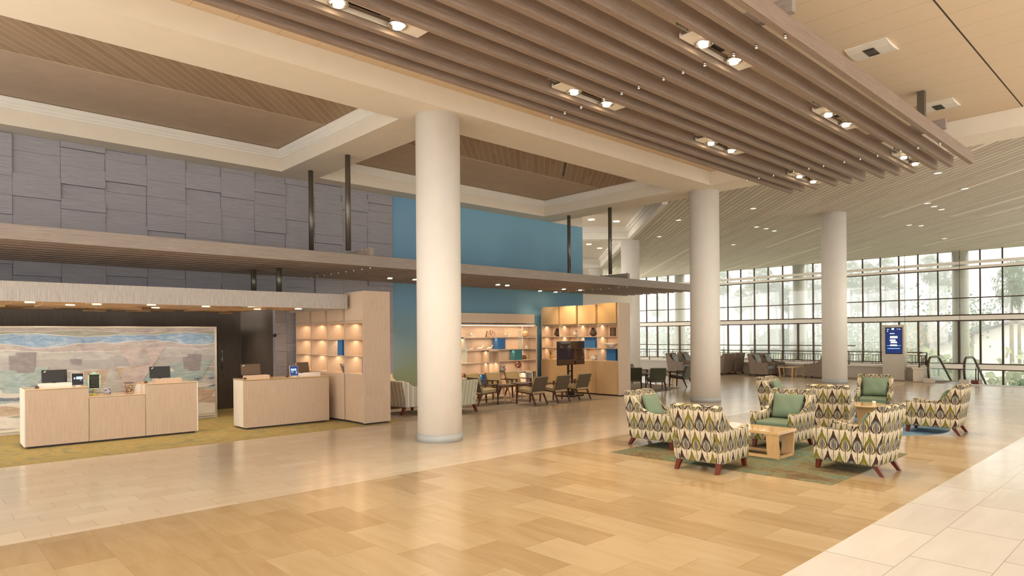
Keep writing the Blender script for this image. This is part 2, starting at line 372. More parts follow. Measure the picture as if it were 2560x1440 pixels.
# ------------------------------------------------------------------ floor
XL, YB, XW = -4.0, -7.0, 44.6
def slab(name, m, poly, z0, z1):
    return struct(MB().prism(poly, 'z', z0, z1).build(name, m))
slab('floor', 'tile_white', [(XL, YB), (28.7, YB), (28.7, 2.36), (XL, 2.36)], -.3, 0)
slab('floor', 'tile_sand', [(XL, 2.36), (28.7, 2.36), (28.7, 7.8), (XL, 7.8)], -.3, 0)
slab('floor', 'tile_pale', [(XL, 7.8), (28.7, 7.8), (28.7, 12.2), (27.0, 16), (24, 20), (20.5, 13.0), (18.7, 12.7), (17, 12.55), (XL, 12.55)], -.3, 0)
slab('floor', 'carpet', [(XL, 12.55), (8.4, 12.55), (8.4, 19), (XL, 19)], -.3, .002)
slab('floor', 'carpet_grey', [(8.4, 12.55), (17, 12.55), (18.7, 12.7), (20.5, 13.0), (24, 20), (24, 40), (8.4, 40)], -.3, .002)
slab('floor', 'carpet_grey', [(28.7, 6.9), (30.6, 6.9), (30.6, 36), (24, 36), (24, 20), (27.0, 16), (28.7, 12.2)], -.3, .003)
struct(MB().box(28.62, 28.74, YB, 6.0, -.3, .03).build('trim_1', 'steel'))
# lower level beyond the parapet
slab('floor', 'stone', [(28.7, YB), (46, YB), (46, 36), (28.7, 36)], -4.9, -4.6)
struct(MB().box(28.6, 28.7, YB, 36, -4.6, -.3).build('wall_lower', 'cream_paint'))
# ------------------------------------------------------------------ back walls
def relief_wall():
    b = MB(); rnd = random.Random(3); x = -1.6; Y = 16.25
    b.box(XL, -1.6, Y - .02, Y + .1, 2.845, 6.05)
    while x < 10.4:
        w = .80; x1 = min(x + w, 10.45); z = 2.845 if x1 < 7.0 else 0.0
        while z < 6.04:
            h = rnd.choice((.22, .3, .38, .38, .46, .6)); z1 = min(z + h, 6.05)
            xs = 6.9 if (x < 6.9 < x1 and z < 2.8) else x
            b.box(xs + .0015, x1 - .0015, Y - rnd.choice((0, .0, .025, .05, .05)) - .03, Y + .1, z + .0015, z1 - .0015); z = z1
        x = x1
    b.box(6.9, 7.0, Y, Y + .1, 0, 2.6).box(XL, 10.45, Y + .0, Y + .1, 2.9, 6.05).box(7.0, 10.45, Y, Y + .1, 0, 2.9)
    return b
struct(relief_wall().build('wall_back', 'wall_laminate', bevel=.003, seg=1))
struct(MB().box(10.45, 18.95, 16.3, 16.42, 0, 6.05).build('wall_blue', 'ombre_wall'))
struct(MB().box(XL, 7.0, 18.5, 18.6, 0, 3.2).build('wall_rear', 'dark_panel'))
struct(MB().box(6.9, 6.98, 16.33, 18.5, 0, 3.2).build('wall_return', 'dark_panel'))
struct(MB().box(XL, 6.9, 18.47, 18.5, 0, .12).build('baseboard_rear', 'toekick'))
d = struct(MB().box(7.02 - .75, 7.02 - .12, 18.44, 18.5, 0, 2.15).build('door_1', 'dark_panel')); 
MB().tube([(6.36, 18.40, 1.1), (6.36, 18.40, 1.6)], .018).build('door_handle', 'steel', d)
# white bulkhead and end wall of the far wing
struct(MB().box(18.95, 22.1, 16.32, 16.6, 3.0, 3.62).box(21.8, 22.1, 16.32, 16.6, 2.75, 3.0).build('wall_bulkhead', 'white_paint'))
Rw = Matrix.Rotation(PI / 4, 4, 'Z')          # wing axes: along (1,1), across (-1,1)
def wing(l, w): return ((l - w) / math.sqrt(2), (l + w) / math.sqrt(2))
def wbox(b, l0, l1, w0, w1, z0, z1, mi=0):
    return b.prism([wing(l0, w0), wing(l1, w0), wing(l1, w1), wing(l0, w1)], 'z', z0, z1, mi)
b = MB(); wbox(b, 47, 47.3, -4.2, 12, 0, 6.6); struct(b.build('wall_wing', 'white_paint'))
# ------------------------------------------------------------------ ceilings
Z0 = 6.05
def beam(name, x0, x1, y0, y1, z0=Z0, z1=6.9, m='cream_paint'):
    return struct(MB().box(x0, x1, y0, y1, z0, z1).build(name, m))
beam('ceiling_beam', XL, 17.26, 9.37, 10.41)
beam('ceiling_beam', XL, 17.26, 15.65, 16.35)
beam('ceiling_beam', 6.86, 7.85, 10.41, 15.65)
beam('ceiling_beam', 16.19, 17.26, 10.41, 15.65)
beam('ceiling_beam', 16.30, 17.26, YB, 9.37)
struct(MB().box(17.26, 18.95, 16.3, 16.42, 6.05, 6.9).build('wall_blue_top', 'cream_paint'))
slab('ceiling', 'ceiling_panel', [(XL, YB), (16.3, YB), (16.3, 9.37), (XL, 9.37)], 6.42, 6.9)
for x0, x1 in ((XL, 6.86), (7.85, 16.19)):
    struct(MB().box(x0, x1, 10.41, 13.1, 6.56, 6.9).build('ceiling', 'coffer_boards'))
    struct(MB().box(x0, x1, 13.1, 15.65, 6.57, 6.9).build('ceiling', 'coffer_paint'))
    struct(MB().box(x0, x1, 13.08, 13.11, 6.545, 6.58).build('trim_2', 'coffer_paint'))
# crown moulding in the coffers: stepped profile
cp = [(0, 6.36), (.02, 6.36), (.02, 6.40), (.05, 6.42), (.05, 6.45), (.10, 6.49), (.12, 6.52), (.12, 6.558), (0, 6.558)]
for x0, x1 in ((XL, 6.86), (7.85, 16.19)):
    struct(MB().prism([(15.65 - q, z) for q, z in cp], 'x', x0, x1).build('trim_3', 'crown_paint'))
    struct(MB().prism([(10.41 + q, z) for q, z in cp], 'x', x0, x1).build('trim_3', 'crown_paint'))
    struct(MB().prism([(x1 - q, z) for q, z in cp], 'y', 10.41, 15.65).build('trim_3', 'crown_paint'))
    if x0 > 0: struct(MB().prism([(x0 + q, z) for q, z in cp], 'y', 10.41, 15.65).build('trim_3', 'crown_paint'))
# slot diffusers in the coffer boards
for (l, w0) in ((8.35, 6.25), (17.4, -.9)):
    b = MB(); wbox(b, l, l + 1.5, w0, w0 + .04, 6.55, 6.557); tag(b.build('slot_diffuser', 'black_plastic'), 'thin dark slot in the slatted coffer ceiling ' + ('left of the white column' if l < 10 else 'right of the white column'), 'air slot')
# timber ceiling of the tall hall and plastered ceiling of the wing
slab('ceiling', 'timber_boards', [(17.26, YB), (XW + .4, YB), (XW + .4, 40), (17.26, 40)], 6.62, 6.9)
b = MB(); b.prism([(17.26, 11.46), (44.5, 38.7), (44.5, 40), (17.26, 40)], 'z', 6.58, 6.62); struct(b.build('ceiling', 'white_paint'))
b = MB(); wbox(b, 20.7, 56, -4.24, -4.06, Z0, 6.62); struct(b.build('trim_4', 'crown_paint'))
b = MB(); wbox(b, 20.7, 56, -4.06, -4.0, 6.34, 6.58); wbox(b, 20.7, 56, -4.0, -3.94, 6.44, 6.58); struct(b.build('trim_5', 'crown_paint'))
for l in (28.3, 40.0):
    b = MB(); wbox(b, l - .25, l + .25, -4.06, 14, Z0, 6.58); struct(b.build('ceiling_beam', 'crown_paint'))
    b = MB(); wbox(b, l - .32, l - .25, -4.0, 14, 6.34, 6.58); struct(b.build('trim_5', 'crown_paint'))
for i, (x, y) in enumerate(((21.3, 16.5), (20.2, 16.9), (25.6, 21.6), (27.2, 22.2), (28.2, 25.4))):
    o = MB().cyl(x, y, 6.56, 6.58, .13, 16).build('downlight', 'soft_glow')
    tag(o, 'round downlight in the white wing ceiling ' + ['nearest the dark post', 'nearest the blue wall', 'past the first cross beam, left one', 'past the first cross beam, right one', 'furthest down the wing'][i], 'downlight', 'downlights of the white wing')
# ------------------------------------------------------------------ columns
def column(x, y, r, z1, label, base=True, z0=0):
    t = thing('column', label, 'column', (x, y, z0))
    MB().cyl(0, 0, .0, z1 - z0, r, 48).build('shaft', 'column_paint', t)
    if base: MB().cyl(0, 0, 0, .14, r + .012, 48).build('base_ring', 'column_base', t)
    return t
column(7.36, 9.88, .415, Z0, 'tall white round column nearest the camera with grey base ring')
column(16.95, 9.96, .415, Z0, 'white round column between the lounge and the patterned armchairs')
column(26.62, 10.02, .45, 6.62, 'white round column under the timber ceiling before the escalator')
column(23.35, 17.35, .40, 6.05, 'white round column behind the right end of the shelving unit')
column(31.5, 26.0, .40, 6.62, 'small distant white column far down the wing')
for y, l in ((9.9, 'right window column above the escalator'), (19.25, 'window column in the middle of the glass wall'), (28.65, 'window column at the left end of the glass wall')):
    column(45.05, y, .42, 6.62, 'white round ' + l, False, -4.6)
# ------------------------------------------------------------------ window wall
ys = [9.88 + 1.03 * k for k in range(-14, 26)]
colk = {0, 9, 18, -9}
y0w, y1w = ys[0], ys[-1]
bands = MB()
for z0, z1, d in ((5.84, 6.0, .16), (5.58, 5.72, .10), (2.64, 2.88, .22), (-.17, .09, .22)): bands.box(XW - d, XW, y0w, y1w, z0, z1)
struct(bands.build('trim_6', 'white_paint'))
wi = 1
for a in range(0, len(ys) - 1, 9):
    seg = ys[a:a + 10]; fr = MB(); Y0, Y1 = seg[0], seg[-1]
    for y in seg[:-1] + ([seg[-1]] if a + 10 >= len(ys) else []):
        k = round((y - 9.88) / 1.03); 
        if k not in colk: fr.box(XW - .07, XW + .03, y - .035, y + .035, 2.88, 6.62)
        fr.box(XW - .09, XW + .03, y - .045, y + .045, -4.6, 2.64)
    for z in (3.9,): fr.box(XW - .05, XW + .02, Y0, Y1, z - .03, z + .03)
    for z in (2.60, 2.92, 5.56, -.2, .12): fr.box(XW - .06, XW + .02, Y0, Y1, z - .035, z + .035)
    if Y0 > 17: fr.box(XW - .05, XW + .02, Y0, Y1, 1.09, 1.15)
    elif Y1 > 17: fr.box(XW - .05, XW + .02, 15.5, Y1, 1.09, 1.15)
    w = struct(fr.build('window_%d' % wi, 'bronze')); wi += 1
    MB().box(XW - .01, XW, Y0, Y1, -4.6, 6.62).build('pane', 'window_glass', w)
# hanging cables in front of the glass
for y, l in ((15.95, 'left'), (12.55, 'middle'), (9.75, 'right')):
    b = MB().tube([(44.2, y, 2.3 if l != 'right' else .6), (44.2, y, 6.62)], .012, 5); b.ball((44.2, y, 3.4), .035, 6); b.ball((44.2, y, 6.2), .03, 6)
    tag(b.build('hanging_cable', 'dark_metal'), 'thin dark cable hanging before the tall windows, %s one' % l, 'cable', 'cables before the windows')
# ------------------------------------------------------------------ parapet and railing
struct(MB().box(30.3, 30.62, 7.75, 36, 0, .50).build('wall_parapet', 'parapet_paint'))
struct(MB().box(30.24, 30.68, 7.7, 36, .50, .56).build('trim_7', 'white_paint'))
struct(MB().box(29.3, 30.3, 7.7, 8.05, 0, .50).box(29.26, 30.24, 7.66, 8.09, .50, .56).build('wall_parapet_end', 'cream_paint'))
def railing(y0, n, pitch=1.5, along_x=False, x=30.46):
    t = thing('railing', '', 'railing', (x, y0, .56))
    L = n * pitch
    def Q(a, z): return (a, 0, z) if along_x else (0, a, z)
    MB().tube([Q(0, .56), Q(L, .56)], .022, 6).build('top_rail', 'bronze', t)
    MB().tube([Q(0, .44), Q(L, .44)], .012, 5).build('upper_bar', 'bronze', t)
    MB().tube([Q(0, .07), Q(L, .07)], .012, 5).build('lower_bar', 'bronze', t)
    for i in range(n + 1):
        MB().tube([Q(i * pitch, 0), Q(i * pitch, .56)], .018, 6).lathe([(.05, 0), (.02, .05)], *(Q(i * pitch, 0))).build('post', 'bronze', t)
    for i in range(n):
        b = MB(); o = i * pitch; c = o + pitch / 2; m = .22 if not along_x else .13
        k = 4 if not along_x else 2
        for j in range(1, k + 1):
            for s_ in (-1, 1):
                a = c + s_ * (m + .06 + (pitch / 2 - m - .06) * (j - .5) / k); b.tube([Q(a, .07), Q(a, .44)], .011, 4)
        for s_ in (-1, 1): b.tube([Q(c + s_ * m, .07), Q(c + s_ * m, .44)], .01, 4); b.tube([Q(c - m, .255 - s_ * .185), Q(c - .07, .255 - s_ * .05)], .008, 4); b.tube([Q(c + m, .255 - s_ * .185), Q(c + .07, .255 - s_ * .05)], .008, 4)
        pts = [Q(c + .07 * math.cos(a_ * PI / 6), .255 + .07 * math.sin(a_ * PI / 6)) for a_ in range(13)]; b.tube(pts, .008, 4)
        sq = [Q(c - .15, .13), Q(c + .15, .13), Q(c + .15, .38), Q(c - .15, .38), Q(c - .15, .13)]
        for p, q in zip(sq, sq[1:]): b.tube([p, q], .007, 4)
        b.build('panel', 'bronze', t)
    return t
tag(railing(7.86, 12), 'dark bronze railing with crossed panels along the pale parapet', 'railing')
tag(railing(7.86, 1, 1.0, True, 29.4), 'short bronze railing on the parapet end beside the escalator', 'railing')
# ------------------------------------------------------------------ big slat canopy under the panel ceiling
SY = [3.345, 3.695, 3.985, 4.385, 4.70, 5.00, 5.405, 5.70, 6.02, 6.46, 6.79, 7.07]
ZB = 5.42
t = thing('slat_canopy', 'large canopy of long brown timber slats hung under the panel ceiling', 'slat canopy', (0, 0, 0))
sl = None
for i, y in enumerate(SY):
    if sl is None:
        sl = MB().box(-3.5, 16.15, -.045, .045, 0, .22).build('slat', 'slat_laminate', t, (0, y, ZB), bevel=.003, seg=1)
    else:
        c = sl.copy(); C.objects.link(c); c.location = (0, y, ZB)
CX = (.2, 7.5, 13.85)
for i, x in enumerate(CX): MB().box(x - .05, x + .05, 3.24, 7.25, ZB + .22, ZB + .40).build('cross_beam', 'beam_laminate', t)
for x in CX[1:]:
    for y in SY: MB().cyl(x, y, ZB - .035, ZB, .016, 8).ball((x, y, ZB - .04), .022, 8).build('bolt', 'chrome', t)
for i, (x, y) in enumerate(((7.25, 3.63), (13.73, 3.63), (7.25, 6.85), (13.73, 6.85))):
    o = MB().box(-.06, .06, -.06, .06, 0, 6.42 - ZB - .40).build('hanger_post', 'post_metal', None, (x + (.16 if i % 2 == 0 else .12), y, ZB + .40))
    tag(o, 'short dark hanger post between panel ceiling and slat canopy, %s' % ('above the near crossbeam, right side', 'above the far crossbeam, right side', 'above the near crossbeam, column side', 'above the far crossbeam, column side')[i], 'hanger post', 'hanger posts of the big canopy')
# twin spotlight fixtures between the slats
def fixture(x, y, label):
    t = thing('spotlight_fixture', label, 'ceiling spotlight', (x, y, ZB + .06), 0, 'twin spotlights in the slat canopy')
    b = MB()
    b.box(-.72, .72, -.115, -.095, 0, .05).box(-.72, .72, .095, .115, 0, .05).box(-.72, -.42, -.095, .095, 0, .02).box(.42, .72, -.095, .095, 0, .02).box(-.2, .2, -.095, .095, .09, .10, 1)
    b.build('plate', ['fixture_white', 'black_plastic'], t)
    MB().box(-.95, -.73, -.012, .012, .04, .07).box(-.95, -.93, -.012, .012, .04, .12).box(-.74, -.73, -.1, .1, .05, .06).build('bracket', 'steel', t)
    for s_ in (-.37, .37):
        MB().lathe([(.05, .10), (.085, .07), (.105, .01), (.112, -.015), (.10, -.015), (.075, .03)], s_, 0, 0, 20, cap=False).build('reflector', 'chrome', t)
        MB().cyl(s_, 0, -.035, .02, .055, 16).build('bulb', 'lamp_glow', t)
    return t
f0 = None
spots = [(3.75, 6.27, 'column side row, nearest the camera'), (7.5, 6.27, 'column side row, second from the camera'), (11.3, 6.27, 'column side row, third from the camera'), (15.1, 6.27, 'column side row, at the far slat ends'),
         (3.75, 4.18, 'right row, nearest the camera'), (7.5, 4.18, 'right row, beside the near crossbeam'), (11.3, 4.18, 'right row, third from the camera'), (15.1, 4.18, 'right row, at the far slat ends')]
for x, y, l in spots:
    lb = 'twin round spotlight fixture between slats, ' + l
    if f0 is None: f0 = fixture(x, y, lb); f = f0
    elif (x, y) == (3.75, 4.18): continue
    else: f = copy_tree(f0, (x, y, ZB + .06), label=lb)
for x, y, l in spots:
    for s_ in (-.37, .37): lamp('SPOT', (x + s_, y, ZB - .03), 105, WARM, .07, 118, .8)
# ------------------------------------------------------------------ panel-ceiling air vents
def vent(x, y, label):
    t = thing('ceiling_vent', label, 'air vent', (x, y, 6.42), 0, 'air vents in the panel ceiling')
    MB().prism([(-.30, .0), (-.30, -.012), (-.1, -.045), (.1, -.045), (.30, -.012), (.30, .0)], 'y', -.30, .30).build('cover', 'fixture_white', t)
    b = MB()
    for i in range(8): b.box(-.155 + i * .04, -.135 + i * .04, -.08, .08, -.050, -.044)
    b.build('louvre', 'black_plastic', t); return t
v0 = vent(11.2, 3.62, 'square white ceiling vent near the middle of the big canopy edge')
copy_tree(v0, (14.94, 3.62, 6.42), label='square white ceiling vent beside the dark hanger post')
copy_tree(v0, (7.6, 3.55, 6.42), label='square white ceiling vent at the top frame edge')
v0.location = (11.2, 3.62, 6.42)
# timber-ceiling downlights
dl = [(22.2, 5.42), (25.3, 5.42), (23.2, 11.6), (27.1, 6.95), (28.0, 6.96), (28.9, 6.94), (27.3, 13.5), (28.1, 13.45), (29.0, 13.5), (20.6, 11.9), (23.2, 14.8), (32.0, 8.9), (32.6, 8.6), (31.8, 17.0), (36, 14), (36.5, 21), (26.4, 17.9), (30, 22), (38, 9.0), (20.0, 6.5)]
def first_dl(x, y):
    t = thing('downlight', '', 'downlight', (x, y, 6.62)); MB().lathe([(.13, 0), (.13, -.015), (.10, -.015), (.095, 0)], cap=False).build('rim', 'steel', t); MB().cyl(0, 0, -.008, -.002, .10, 16).build('lens', 'soft_glow', t); return t
d0 = None
for i, (x, y) in enumerate(dl):
    if d0 is None: d0 = first_dl(x, y); o = d0
    else: o = copy_tree(d0, (x, y, 6.62))
    tag(o, 'round recessed downlight in the timber boarded ceiling', 'downlight', 'downlights of the timber ceiling')
for x, y in ((22.2, 5.42), (25.3, 5.42), (28, 7), (28, 13.5), (22, 13), (21, 2)): lamp('SPOT', (x, y, 6.55), 80, WARM, .1, 120, .7)
# ------------------------------------------------------------------ lower slat canopy
LY = [12.69, 13.05, 13.41, 13.77, 14.13, 14.49, 14.85, 15.21, 15.57, 15.93]; LZ = 3.50
t = thing('slat_canopy', 'long low canopy of timber slats over the lounge and desks', 'slat canopy', (0, 0, 0))
sl = None
for i, y in enumerate(LY):
    x1 = 21.2
    if sl is None: sl = MB().box(-3.5, x1, -.045, .045, 0, .24).build('slat', 'beam_laminate', t, (0, y, LZ), bevel=.003, seg=1)
    elif i == 1: sl = MB().box(-3.5, x1, -.045, .045, 0, .24).build('slat', 'slat_laminate', t, (0, y, LZ), bevel=.003, seg=1)
    else:
        c = sl.copy(); C.objects.link(c); c.location = (0, y, LZ)
for x in (7.57, 16.9):
    MB().box(x - .05, x + .05, 12.62, 16.15, LZ + .24, LZ + .40).build('cross_beam', 'beam_laminate', t)
    for y in LY: MB().cyl(x, y, LZ - .03, LZ, .013, 8).ball((x, y, LZ - .035), .02, 8).cyl(x, y, LZ + .40, LZ + .44, .012, 6).build('bolt', 'chrome', t)
# light boards laid on top of the slats above the desks
for i, (x, y) in enumerate(((7.37, 15.11), (7.36, 13.27), (16.73, 15.0), (16.7, 13.2))):
    o = MB().cyl(0, 0, 0, Z0 - LZ - .40, .06, 20).build('hanger_post', 'post_metal', None, (x + .2 * 0, y, LZ + .40))
    tag(o, 'dark round post down to the low slat canopy, ' + ('left of the white column, rear one', 'left of the white column, front one', 'beside the blue wall, rear one', 'beside the blue wall, front one')[i], 'hanger post', 'posts of the low canopy')
cl = [(9.32, 14.64), (10.05, 14.56), (13.0, 14.52), (13.42, 14.56), (16.0, 15.7), (16.84, 15.75), (16.0, 14.6), (16.83, 14.6)]
cn = ['second left of the near column', 'just left of the near column', 'first right of the near column', 'second right of the near column', 'rear pair near the tall shelving, left', 'rear pair near the tall shelving, right', 'front pair near the tall shelving, left', 'front pair near the tall shelving, right']
c0 = None
for (x, y), l in zip(cl, cn):
    if c0 is None:
        c0 = thing('canopy_spotlight', '', 'spotlight', (x, y, LZ - .03)); MB().lathe([(.05, .08), (.085, .03), (.09, 0), (.08, 0)], cap=False).build('housing', 'chrome', c0); MB().cyl(0, 0, -.01, .02, .06, 14).build('bulb', 'lamp_glow', c0); o = c0
    else: o = copy_tree(c0, (x, y, LZ - .03))
    tag(o, 'small round glowing spotlight in low slat canopy, ' + l, 'spotlight', 'spotlights of the low canopy')
    lamp('SPOT', (x, y, LZ - .06), 60 if y < 15 else 22, WARM, .06, 115, .7)
# ------------------------------------------------------------------ desk canopy
t = thing('desk_canopy', 'grey laminate canopy box over the reception desks with wooden block ceiling', 'canopy', (0, 0, 0))
CY0, CX1, CZ0, CZ1 = 13.25, 7.32, 2.575, 2.90
b = MB(); b.box(XL, CX1, CY0, CY0 + .05, CZ0, CZ1).box(CX1 - .05, CX1, CY0 + .05, 16.2, CZ0, CZ1).build('fascia', 'fascia_laminate', t)
MB().box(XL, CX1 - .05, CY0 + .05, 16.2, CZ1 - .06, CZ1 - .01).build('top_board', 'dark_panel', t)
b = MB(); rnd = random.Random(11); x = -1.2
while x < CX1 - .1:
    w = rnd.choice((.3, .45, .6)); y = CY0 + .06
    while y < 18.4:
        d_ = rnd.choice((.3, .45, .75))
        if not (x + w > 6.85 and y + d_ > 16.2):
            b.box(x, min(x + w, CX1 - .06), y, min(y + d_, 18.45), CZ0 + .03 + rnd.choice((0, .03, .06, .09)), CZ1 - .06)
        y += d_
    x += w
b.build('block_ceiling', 'block_wood', t)
pts = [(1.62, 14.05), (2.32, 14.75), (2.65, 14.2), (3.51, 13.95), (4.56, 14.1), (5.3, 13.6), (5.9, 14.8), (3.9, 15.2), (1.0, 15.4), (6.6, 14.2), (.4, 14.0), (2.2, 16.6), (3.6, 16.6), (4.9, 16.6), (.9, 16.6), (6.2, 17.2)]
for i, (x, y) in enumerate(pts):
    if y < 16.3:
        o = MB().cyl(x, y, CZ0 + .012, CZ0 + .028, .075, 16).build('downlight', 'soft_glow'); tag(o, 'round warm downlight in the wooden block ceiling above the desks', 'downlight', 'downlights above the desks')
    lamp('SPOT', (x, y, CZ0 + .0), 26 if y < 16.3 else 20, WARM, .05, 125, .8)
for x in (-.2, 1.1, 2.4, 3.7, 5.0): lamp('SPOT', (x, 18.1, 2.6), 14, (1, .62, .25), .04, 75, .5)
for i, (x, y) in enumerate(((5.95, 15.0), (6.2, 14.2))):
    o = MB().cyl(0, 0, 0, LZ - CZ1 + .1, .06, 20).build('hanger_post', 'post_metal', None, (x - .05, y, CZ1 - .0))
    tag(o, 'short grey round post on top of the desk canopy, %s one' % ('left', 'right')[i], 'hanger post', 'posts on the desk canopy')
# ------------------------------------------------------------------ reception desks
t = thing('reception_desk', 'long three part pale wood reception desk with lower middle section before the mural', 'reception desk', (1.57, 14.3, 0), math.radians(-1.5))
def block(x0, x1, z1, name, parent):
    p = MB().box(x0, x1, 0, .06, .04, z1).build(name, 'desk_laminate', parent, bevel=.003, seg=1)
    return p
MB().box(.02, .95, .06, .72, 0.04, 1.03).box(1.9, 2.82, .06, .72, .04, 1.03).box(.95, 1.9, .06, .72, .04, .84).build('body', 'cream_paint', t)
block(0, .955, 1.05, 'front_panel', t); block(.962, 1.895, .86, 'front_panel', t); block(1.902, 2.84, 1.05, 'front_panel', t)
MB().box(-.02, .0, .0, .72, .04, 1.05).build('side_panel', 'white_paint', t); MB().box(2.84, 2.86, 0, .72, .04, 1.05).build('side_panel', 'white_paint', t)
MB().box(0, .955, 0.0, .74, 1.03, 1.06).build('counter_top', 'oak_top', t); MB().box(1.902, 2.85, 0, .74, 1.03, 1.06).build('counter_top', 'oak_top', t)
MB().box(.955, 1.902, 0, .74, .845, .87).build('low_counter_top', 'oak_top', t)
MB().box(.94, .955, .06, .7, .87, 1.03).box(1.902, 1.917, .06, .7, .87, 1.03).build('inner_side', 'white_paint', t)
MB().box(.03, 2.81, .05, .69, 0, .05).build('toe_kick', 'toekick', t)
t = thing('reception_desk', 'shorter pale wood reception desk standing beside the tall shelving unit', 'reception desk', (5.28, 13.88, 0), math.radians(-1))
MB().box(.02, 1.84, .06, .68, .04, 1.03).build('body', 'cream_paint', t)
block(0, 1.86, 1.05, 'front_panel', t); MB().box(-.02, 0, 0, .12, .04, 1.05).build('edge_panel', 'desk_laminate', t); MB().box(1.86, 1.88, 0, .7, .04, 1.05).build('edge_panel', 'desk_laminate', t)
MB().box(-.02, 0, .12, .70, .04, 1.05).build('side_panel', 'white_paint', t)
MB().box(-.02, 1.88, 0, .72, 1.03, 1.06).build('counter_top', 'oak_top', t); MB().box(.03, 1.83, .05, .66, 0, .05).build('toe_kick', 'toekick', t)
# risers with monitors
def monitor(x, y, zt, w, label, body='black_plastic', tilt=8, rz=0):
    t = thing('computer_monitor', label, 'monitor', (x, y, zt), rz, 'monitors on the reception desks')
    Mx = Matrix.Translation((0, 0, .07)) @ Matrix.Rotation(math.radians(-tilt), 4, 'X')
    MB().box(-w / 2, w / 2, -.012, .012, 0, .24, 0, Mx).build('screen_housing', body, t, bevel=.006)
    MB().box(-.10, .10, -.02, .14, 0, .012).box(-.03, .03, .02, .05, .01, .16).build('stand', 'black_plastic', t)
    q = MB(); q.prism([(-w / 2 + .03, .195), (-w / 2 + .045, .19), (-w / 2 + .075, .215), (-w / 2 + .06, .222)], 'y', -.0135, -.012, 0, Mx); q.build('emblem', 'white_plastic', t)
    return t
def riser(x0, x1, y, label, m='cabinet_laminate'):
    tag(MB().box(x0, x1, y, y + .22, 1.06, 1.125).build('counter_box', m), label, 'box', 'boxes under the monitors')
riser(1.82, 2.32, 14.62, 'low pale box under the leftmost monitor on the long desk', 'white_plastic'); monitor(2.09, 14.93, 1.06, .40, 'black monitor back with small emblem at the left end of the long desk')
riser(3.71, 4.21, 14.50, 'low wooden box under the monitor at the right end of the long desk'); monitor(3.88, 14.82, 1.06, .39, 'black monitor back at the right end of the long desk')
riser(5.39, 5.89, 14.12, 'low wooden box at the left end of the short desk'); monitor(5.60, 14.42, 1.06, .41, 'brown lit monitor back at the left end of the short desk', 'brown_plastic', 14, math.radians(-6))
riser(6.60, 7.09, 14.12, 'low pale box at the right end of the short desk', 'white_plastic'); monitor(6.78, 14.42, 1.06, .38, 'brown monitor back beside the shelves on the short desk', 'brown_plastic', 14, math.radians(6))
def tablet(x, y, label, blue):
    t = thing('tablet', label, 'tablet', (x, y, 1.06))
    Mx = Matrix.Translation((0, 0, .012)) @ Matrix.Rotation(math.radians(-9), 4, 'X')
    MB().box(-.10, .10, 0, .012, 0, .235, 0, Mx).build('case', 'white_plastic', t, bevel=.004)
    MB().box(-.093, .093, -.002, 0, .006, .229, 0, Mx).build('screen', 'screen_blue' if blue else 'screen_dark', t)
    b = MB(); 
    if blue: [b.box(-.07 + .045 * i, -.035 + .045 * i, -.004, -.002, .12, .165, 0, Mx) for i in range(3)]; b.box(-.06, -.02, -.004, -.002, .085, .10, 0, Mx).box(.045, .06, -.004, -.002, .05, .1, 0, Mx)
    else: b.box(-.02, .08, -.004, -.002, .115, .165, 0, Mx).box(-.06, -.035, -.004, -.002, .12, .15, 0, Mx).box(.04, .06, -.004, -.002, .09, .1, 0, Mx)
    b.build('display_image', 'screen_lit', t); MB().box(-.04, .04, -.05, .08, 0, .014).build('stand', 'white_plastic', t)
tablet(2.41, 14.62, 'black tablet on white stand beside the chalkboard sign', False)
tablet(6.49, 14.2, 'tablet with blue screen standing on the short desk', True)
# chalkboard sign
t = thing('chalkboard_sign', 'small black chalkboard in mint frame on green stand on low counter', 'sign', (2.67, 14.6, .87), 0)
MB().lathe([(.08, 0), (.08, .012), (.02, .025), (.012, .05), (.016, .08), (.012, .13)], 0, .02, 0, 18).build('stand', 'olive_paint', t)
MB().box(-.09, .09, -.01, .012, .13, .40).build('board', 'chalk_black', t)
b = MB(); b.box(-.10, -.082, -.02, .014, .12, .41).box(.082, .10, -.02, .014, .12, .41).box(-.10, .10, -.02, .014, .12, .135).box(-.10, .10, -.02, .014, .395, .41).prism([(-.04, .41), (.04, .41), (.02, .445), (-.02, .445)], 'y', -.02, .014)
b.build('frame', 'mint', t)
b = MB(); rnd = random.Random(5)
for r in range(9):
    z = .37 - r * .025; x = -.07 + rnd.random() * .02
    while x < .065:
        w = rnd.uniform(.012, .03); p = [(x + w * k / 4, -.0135, z + rnd.uniform(-.006, .006)) for k in range(5)]; b.tube(p, .0012, 4); x += w + .009
b.build('chalk_writing', 'chalk', t)
# jars
def jar(x, y, r, h, label, cols, lid):
    t = thing('candy_jar', label, 'candy jar', (x, y, .87)); MB().lathe([(r, 0), (r * 1.02, h * .5), (r, h)], seg=20).build('glass_body', 'jar_glass', t)
    rnd = random.Random(int(x * 100)); bs = [MB() for _ in cols]
    for i in range(150):
        a = rnd.random() * 6.28; q = r * .86 * math.sqrt(rnd.random()); z = rnd.uniform(.02, h * .88); bs[i % len(cols)].ball((q * math.cos(a), q * math.sin(a), z), .014, 6, sx=1.2, sz=.8)
    for b_, c in zip(bs, cols):
        k = b_.build('sweets', c, t); k['kind'] = 'stuff'
    MB().cyl(0, 0, h, h + .012, r * 1.03, 20).build('lid', lid, t)
jar(2.89, 14.58, .06, .12, 'small round glass jar of purple wrapped sweets on low counter', ('screen_blue', 'chalk'), 'jar_glass')
jar(3.25, 14.55, .085, .20, 'wide glass jar full of red and orange sweets on low counter', ('red_lacquer', 'yellow', 'red_wood'), 'walnut')
